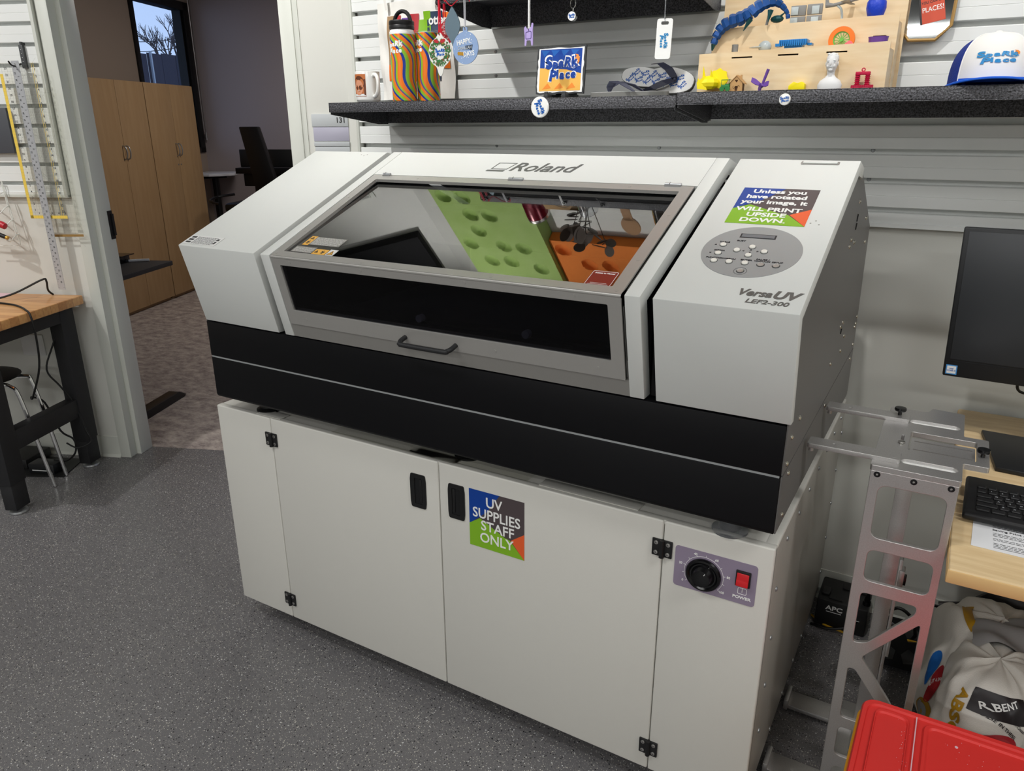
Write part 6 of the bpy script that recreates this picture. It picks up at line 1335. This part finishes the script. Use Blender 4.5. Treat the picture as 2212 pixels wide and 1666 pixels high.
# ================================================================== RED-LIDDED BIN
t = thing('red_lidded_bin', (1.93, -.13, 0), 'yellow bin with scratched red plastic lid in the right foreground', 'bin')
ZL = .414
ol = rpoly([(1.752, .103), (2.10, .103), (2.10, -.36), (1.742, -.36)], .030, 8)
def inset(P, k, cx=1.925, cy=-.13): return [(cx+(x-cx)*k, cy+(y-cy)*k) for x, y in P]
g = G()
R = []
for k, z in ((1.0, ZL-.028), (1.012, ZL-.024), (1.012, ZL-.006), (.995, ZL), (.955, ZL), (.945, ZL-.004)): R.append([g._v((x, y, z)) for x, y in inset(ol, k)])
g.loft(R, cap=False); g._f(R[0][::-1]); g._f(R[-1])
g.build('lid', 'red_bin', t)
g = G(); 
for pts in (rpoly([(1.7745, .082), (1.835, .082), (1.831, -.33), (1.767, -.33)], .020, 6), rpoly([(1.858, .082), (2.08, .082), (2.08, -.33), (1.854, -.33)], .020, 6)):
    n = len(pts); c = (sum(p[0] for p in pts)/n, sum(p[1] for p in pts)/n)
    R = []
    for k, dz in ((1.0, -.0035), (.975, .0015), (.93, .0010), (.90, -.0022)): R.append([g._v((c[0]+(p[0]-c[0])*k, c[1]+(p[1]-c[1])*(1-(1-k)*.5), ZL+dz)) for p in pts])
    g.loft(R, cap=False); g._f(R[-1])
g.build('lid_panel', 'red_bin', t)
g = G(); g.tube([(1.8465, .088, ZL+.0008), (1.8425, -.34, ZL+.0008)], .0011, 6); g.build('hinge_line', 'paper_pink', t)
g = G(); rm = random.Random(5)
for k in range(70):
    x = rm.gauss(1.828, .004) if k < 40 else rm.uniform(1.87, 2.05); y = rm.uniform(-.10, .07); g.mi = 0; w_ = rm.uniform(.0003, .0012); g.box(x, x+w_, y, y+w_, ZL-.0018, ZL-.0015)
g.cyl((1.915, .045, ZL-.0021), (1.915, .045, ZL-.0012), .0028, n=10)
g.build('lid_scuffs', 'paper_pink', t)
g = G(); R = []
for k, z in ((.80, .003), (.82, .0), (.96, ZL-.030)): R.append([g._v((x, y, z)) for x, y in inset(ol, k)])
g.loft(R); g.build('tub', 'bin_body', t)
g = G(); P_ = inset(ol, 1.016); g.tube([(x, y, ZL-.031) for x, y in P_], .0045, 6, closed=True); g.build('tub_rim', 'bin_body', t)
# ================================================================== ABSORBENT BAGS under the desk
def bag(name, c, r, lab, seed, rz=0, lean=0):
    t = thing(name, (c[0], c[1], 0), lab, 'bag', 'bags under the desk')
    Mx = Matrix.Translation(c) @ Matrix.Rotation(rz, 4, 'Z') @ Matrix.Rotation(lean, 4, 'Y'); rn = random.Random(seed); F = [(rn.uniform(2, 7), rn.uniform(2, 7), rn.uniform(0, 6), rn.uniform(.3, 1)) for _ in range(9)]
    def fn(u, v, off=0):
        a = u*2*PI; e = (v-.5)*PI; ce = math.cos(e); d = Vector((math.copysign(abs(math.cos(a))**.6, math.cos(a))*abs(ce)**.55, math.copysign(abs(math.sin(a))**.6, math.sin(a))*abs(ce)**.55, math.copysign(abs(math.sin(e))**.75, math.sin(e))))
        w_ = sum(q[3]*math.sin(q[0]*d.x*1.3+q[1]*d.z*1.6+q[2]+d.y*q[0]) for q in F)/9
        cr = .035*abs(math.sin(6*a+3*d.z+seed))*abs(ce)
        k = 1+.16*w_-cr-.05*abs(math.sin(2.3*a+5*d.z+seed))*(.5+.5*d.z)-.03*abs(math.sin(5*a-7*d.z+seed*2))+off; return Vector((d.x*r[0]*k, d.y*r[1]*k, d.z*r[2]*k))
    g = G(Mx); g.grid(fn, 72, 40); o = g.build('bag_skin', 'bag_white', t, recalc=False, sharp=60)
    return t, Mx, fn
# rear bag
t, Mx, fn = bag('absorbent_bag', (1.985, .60, .195), (.130, .16, .185), 'open white absorbent bag at the rear with black and blue print', 4, .1, .15)
def patch(t, Mx, fn, u0, u1, v0, v1, m, off=.012, nm='print_patch', n=14):
    g = G(Mx); g.grid(lambda a, b: fn(u0+(u1-u0)*a, v0+(v1-v0)*b, off), n, n); return g.build(nm, m, t, recalc=False, sharp=60)
def blot(t, Mx, fn, uc, vc, ru, rv, m, off=.014, ang=0, nm='print_patch', k0=0):
    g = G(Mx); n = 20; c = g._v(fn(uc, vc, off)); R0 = []
    for q in (.5, 1): R0.append([g._v(fn(uc+q*(ru*math.cos(2*PI*k/n)*math.cos(ang)-rv*math.sin(2*PI*k/n)*math.sin(ang)), vc+q*(ru*math.cos(2*PI*k/n)*math.sin(ang)+rv*math.sin(2*PI*k/n)*math.cos(ang)), off)) for k in range(n)])
    for k in range(n): g._f([c, R0[0][k], R0[0][(k+1) % n]])
    g.loft(R0, cap=False); return g.build(nm, m, t, recalc=False, sharp=60)
def wraptext(t, Mx, fn, s_, uc, vc, su, m, off=.016, rot=0, bold=.02, sy=None):
    me = text_mesh(s_, 1, bold, 0, 0); g = G(); 
    g.mesh(me, Matrix.Rotation(rot, 4, 'Z')); bmesh.ops.subdivide_edges(g.bm, edges=[e for e in g.bm.edges if e.calc_length() > .15], cuts=2)
    for v in g.bm.verts: v.co = Mx @ fn(uc+v.co.x*su, vc+v.co.y*(sy or su*2), off)
    return g.build('lettering', m, t, recalc=False, sharp=60)
blot(t, Mx, fn, .555, .55, .022, .07, 'bag_blue'); blot(t, Mx, fn, .60, .52, .022, .07, 'bag_red', .016); patch(t, Mx, fn, .40, .60, .84, .90, 'bag_gold'); blot(t, Mx, fn, .60, .36, .05, .10, 'bag_gold', .012); blot(t, Mx, fn, .59, .38, .03, .06, 'bag_grey', .016)
wraptext(t, Mx, fn, 'OUT A SNAP', .60, .52, .010, 'white_ink', .019, .5); wraptext(t, Mx, fn, 'JK', .66, .76, .06, 'bag_black', .016)
wraptext(t, Mx, fn, 'rb', .63, .29, .02, 'white_ink', .016)
# black and yellow printed bag lying against the wall
g = G(); Mb = Matrix.Translation((2.13, .88, .235)) @ Matrix.Rotation(-.55, 4, 'Y'); g.M = Mb
g.grid(lambda u, v: Vector((-.22+.5*u, -.05+.10*v+.01*math.sin(u*14), .10*math.sin(PI*v)+.012*math.sin(u*17+v*5))), 30, 10); g.grid(lambda u, v: Vector((-.22+.5*u, -.05-.004*v, -.20*v+.012*math.sin(u*17)*(1-v))), 30, 4)
t = thing('black_yellow_sack', (2.1, .93, 0), 'black sack with yellow edge and white letters behind the open bag', 'bag', 'bags under the desk')
g.build('sack', 'bag_black', t, recalc=False)
g = G(Mb); g.tube([(-.22+.5*k/20, .052, .004+.012*math.sin(k/20*17)) for k in range(21)], .006, 6); g.build('yellow_edge', 'bag_gold', t)
text('lettering', 'UNIVERSAL', .06, Mb @ Matrix.Translation((.02, -.058, -.02)) @ Matrix.Rotation(PI/2, 4, 'X'), 'bag_grey', t, bold=.02)
# front white bag with SORBENT print
t, Mx, fn = bag('absorbent_bag', (2.005, .395, .205), (.115, .15, .20), 'crumpled white absorbent bag in front with gold letters down its side', 9, -.15, -.05)
patch(t, Mx, fn, .715, .85, .70, .83, 'bag_black', .010); wraptext(t, Mx, fn, 'RBENT', .775, .77, .026, 'white_ink', .016, .35)
wraptext(t, Mx, fn, 'ABSORB', .685, .60, .055, 'bag_gold', .013, -PI/2, .04, .105); blot(t, Mx, fn, .78, .61, .030, .035, 'bag_red', .014, -.5); blot(t, Mx, fn, .735, .52, .010, .06, 'bag_blue', .014); blot(t, Mx, fn, .79, .52, .024, .022, 'bag_black', .014, -.3)
wraptext(t, Mx, fn, 'USE IN THESE', .775, .675, .012, 'bag_black', .014, -.5); wraptext(t, Mx, fn, '3. Clean', .82, .69, .012, 'bag_black', .014, -.5)
# loose plastic flap over the top of the bags
t = thing('plastic_flap', (2.06, .52, .30), 'loose grey-white plastic flap folded over the top of the bags', 'bag flap')
def flapf(u, v):
    x = 1.945+.20*u; y = .45+.19*v-.03*u
    return Vector((x, y, .412-5.5*(x-2.03)**2-3.5*(y-.50)**2-9*max(0, x-2.06)**2*3+.010*math.sin(u*9+v*3)+.007*math.sin(v*13+u*5)))
g = G(); g.grid(flapf, 40, 30); g.build('sheet', 'bag_grey', t, recalc=False, sharp=50)
# storage crate (dark open lattice) and power equipment
t = thing('black_crate', (1.86, .62, 0), 'black lattice plastic crate behind the stand', 'crate')
MCR = Matrix.Translation((1.835, .835, .02)) @ Matrix.Rotation(.05, 4, 'Z') @ Matrix.Diagonal((.8, .6, 1, 1))
for Mq, W_ in ((MCR @ frame((-.10, -.09, 0), (1, 0, 0), (0, 0, 1)), .20), (MCR @ frame((-.10, .11, 0), (0, -1, 0), (0, 0, 1)), .20)):
    hs = []
    for i in range(3):
        for j in range(2): cx_, cy_ = .035+.0645*i, .045+.075*j; hs.append([(cx_+.024*math.cos(a+.5), cy_+.028*math.sin(a+.5)) for a in [2*PI*k/5 for k in range(5)]])
    plate('lattice_wall', [rrect(0, W_, 0, .16, .008)]+hs, .004, Mq, 'black_plastic', t)
g = G(MCR); g.box(-.10, .10, -.09, .11, 0, .004); g.build('bottom', 'black_plastic', t)
g = G(MCR); g.tube([(-.1, -.09, .16), (.1, -.09, .16), (.1, .11, .16), (-.1, .11, .16)], .005, 6, closed=True); g.build('rim', 'black_plastic', t)
t = thing('surge_protector', (1.63, .93, 0), 'black power backup unit with white lettering on the floor by the wall', 'power unit')
g = G(); g.box(1.567, 1.715, .905, 1.045, .0, .098, .006); g.box(1.575, 1.60, .93, .97, .098, .108, .004); g.box(1.63, 1.70, .99, 1.03, .098, .103, .002); g.box(1.60, 1.64, .915, .925, .098, .102); g.build('case', 'black_plastic', t)
text('lettering', 'APC', .022, frame((1.620, .9045, .072), (1, 0, 0), (0, 0, 1)), 'label_white', t, bold=.02, sx_=1.2)
g = G(frame((1.620, .9045, .058), (1, 0, 0), (0, 0, 1))); g.box(-.022, .022, 0, .002, 0, .0004); g.box(.04, .075, -.006, -.004, 0, .0004); g.build('small_print', 'label_white', t)
g = G(); g.cyl((1.706, .94, .0985), (1.706, .94, .112), .012, n=12); g.tube([(1.706, .94, .11), (1.708, .935, .135), (1.700, .93, .158)], [.009, .006, .009], 8, smooth=3); g.tube([(1.705, .94, .09), (1.68, .90, .04), (1.62, .885, .012), (1.56, .89, .008)], .0045, 6, smooth=4)
tag(g.build('power_plug', 'black_gloss'), 'black plug standing in the power backup unit with cord', 'plug')
g = G(); g.box(1.735, 1.90, .90, .96, .0, .045, .004); tag(g.build('power_strip', 'black_gloss'), 'black power strip on the floor right of the backup unit', 'power strip')
g = G(); g.tube([(1.755, .93, .045), (1.765, .92, .10), (1.79, .91, .135), (1.82, .91, .125), (1.84, .92, .09), (1.85, .93, .045)], .005, 8, smooth=4); tag(g.build('looped_cord', 'cable_black'), 'black cord arched over the power strip', 'cord')
g = G(); g.tube([(1.555, .94, .006), (1.60, .905, .007), (1.66, .893, .007), (1.72, .86, .007), (1.78, .86, .052), (1.84, .88, .055), (1.90, .93, .02), (1.99, .99, .007)], .0036, 8, smooth=5); tag(g.build('yellow_cable', 'yellow_cable'), 'thin yellow network cable running along the floor', 'cable')
# ================================================================== ABOVE THE FRAME, SEEN IN THE LID'S REFLECTION
def felt(name, x0_, x1_, z0_, z1_, dth, dims, m, lab):
    t = thing(name, ((x0_+x1_)/2, WY, z0_), lab, 'acoustic panel')
    def fn(u, v):
        x = x0_+(x1_-x0_)*u; z = z0_+(z1_-z0_)*v; y = WY-.02-dth
        for cx, cz in dims:
            d2 = ((x-cx)**2+(z-cz)**2)/(.037**2)
            if d2 < 1: y += .026*(1-d2)**.5
        return (x, y, z)
    g = G(); g.grid(fn, int((x1_-x0_)/.006), int((z1_-z0_)/.006))
    y = WY-.02-dth
    g.poly([(x0_, y, z0_), (x0_, WY-.002, z0_), (x0_, WY-.002, z1_), (x0_, y, z1_)]); g.poly([(x1_, y, z0_), (x1_, WY-.002, z0_), (x1_, WY-.002, z1_), (x1_, y, z1_)]); g.poly([(x0_, y, z0_), (x1_, y, z0_), (x1_, WY-.002, z0_), (x0_, WY-.002, z0_)])
    g.build('felt', m, t, recalc=False, sharp=25)
felt('green_acoustic_panel', -.215, .245, 2.125, 3.2, .055, [(-.155, 2.165), (-.06, 2.170), (-.065, 2.275), (.03, 2.275), (-.07, 2.38), (-.155, 2.475), (.02, 2.475), (.12, 2.48), (-.09, 2.59), (.015, 2.585), (.16, 2.62), (-.1, 2.8), (.05, 2.95)], 'felt_green', 'green felt wall panel with round dimples above the upper shelf')
felt('orange_acoustic_panel', .248, 1.40, 2.44, 3.2, .030, [(.30, 2.50), (.40, 2.59), (.50, 2.585), (.72, 2.50), (.85, 2.66), (.62, 2.76), (1.0, 2.52), (.35, 2.76)], 'felt_orange', 'orange felt wall panel with round dimples beside the green one')
g = G(); g.lathe([(.032, 0), (.034, .003), (.042, .150), (.0425, .168)], (.405, .845, 1.8875), n=32); g.mi = 1; g.lathe([(.0425, .168), (.0435, .172), (.0425, .182), (.039, .182), (.033, .008), (.001, .008)], (.405, .845, 1.8875), n=32)
tag(g.build('red_tumbler', ['tumbler_red', 'steel']), 'dark red steel tumbler on the upper shelf seen mirrored in the glass', 'tumbler')
g = G(frame((.548, .80, 1.8875), (1, 0, 0), (0, .2, 1))); g.box(-.078, .078, 0, .115, 0, .005, .001); g.mi = 1; g.mesh(shape_mesh([ell(0, .06, .036), ell(0, .06, .034)], .0004), Matrix.Translation((0, 0, .0056))); g.mesh(LOGO, Matrix.Translation((0, .06, .0056)) @ Matrix.Diagonal((.022, .022, .01, 1)))
tag(g.build('cork_coaster', ['cork', 'ink_dark']), 'square cork coaster with dark ring print leaning on the upper shelf', 'coaster')
t = thing('leaf_spray', (.64, .82, 1.8875), 'spray of dark brown cut-out leaves in a clear glass on the upper shelf', 'decoration')
g = G(); g.lathe([(.030, 0), (.034, .11), (.032, .11), (.028, .004), (.001, .004)], (.64, .82, 1.8875), n=24); g.build('clear_glass', 'clear_sheet', t)
rl = random.Random(17)
g = G(); ends = []
for k in range(7):
    e = Vector((.615+rl.uniform(-.09, .09), .80+rl.uniform(-.08, .03), 2.03+rl.uniform(-.02, .10))); g.tube([(.64, .82, 1.90), (.64+(e.x-.64)*.3, .82, 1.98), e], .0016, 5, smooth=4); ends.append(e)
g.build('stem', 'leaf_brown', t)
for e in ends:
    for j in range(5):
        d = Vector((rl.uniform(-1, 1), rl.uniform(-.5, .5), rl.uniform(-.4, 1))).normalized(); w_ = d.orthogonal().normalized(); b = e-Vector((0, 0, .012*j)); L_ = rl.uniform(.045, .062)
        g = G(); P = [b+d*L_*(.5-.5*math.cos(PI*k/8))+w_*(.017*math.sin(PI*k/8)) for k in range(9)]+[b+d*L_*(.5-.5*math.cos(PI*k/8))-w_*(.017*math.sin(PI*k/8)) for k in range(7, 0, -1)]
        n_ = d.cross(w_)*.0008; A = [g._v(p+n_) for p in P]; Bq = [g._v(p-n_) for p in P]; g._f(A); g._f(Bq[::-1]); [g._f([A[i], A[(i+1) % 16], Bq[(i+1) % 16], Bq[i]]) for i in range(16)]; g.build('leaf', 'leaf_brown', t)
g = G(frame((.80, .78, 1.8875), (1, 0, 0), (0, .05, 1))); g.mesh(shape_mesh([[(.034*math.cos(a), .14+.048*math.sin(a)) for a in [2*PI*k/24 for k in range(24)]]], .002)); g.box(-.016, .016, 0, .11, -.002, .002)
tag(g.build('wooden_ornament', 'leather'), 'round brown wooden tag standing on the upper shelf seen mirrored', 'ornament')
g = G(); g.lathe([(.036, 0), (.040, .16), (.038, .16), (.034, .004), (.001, .004)], (.915, .82, 1.8875), n=28); tag(g.build('steel_cup', 'chrome'), 'shiny steel cup at the right end of the upper shelf', 'cup')
for o in C.objects:
    if '_loc' in o: del o['_loc']
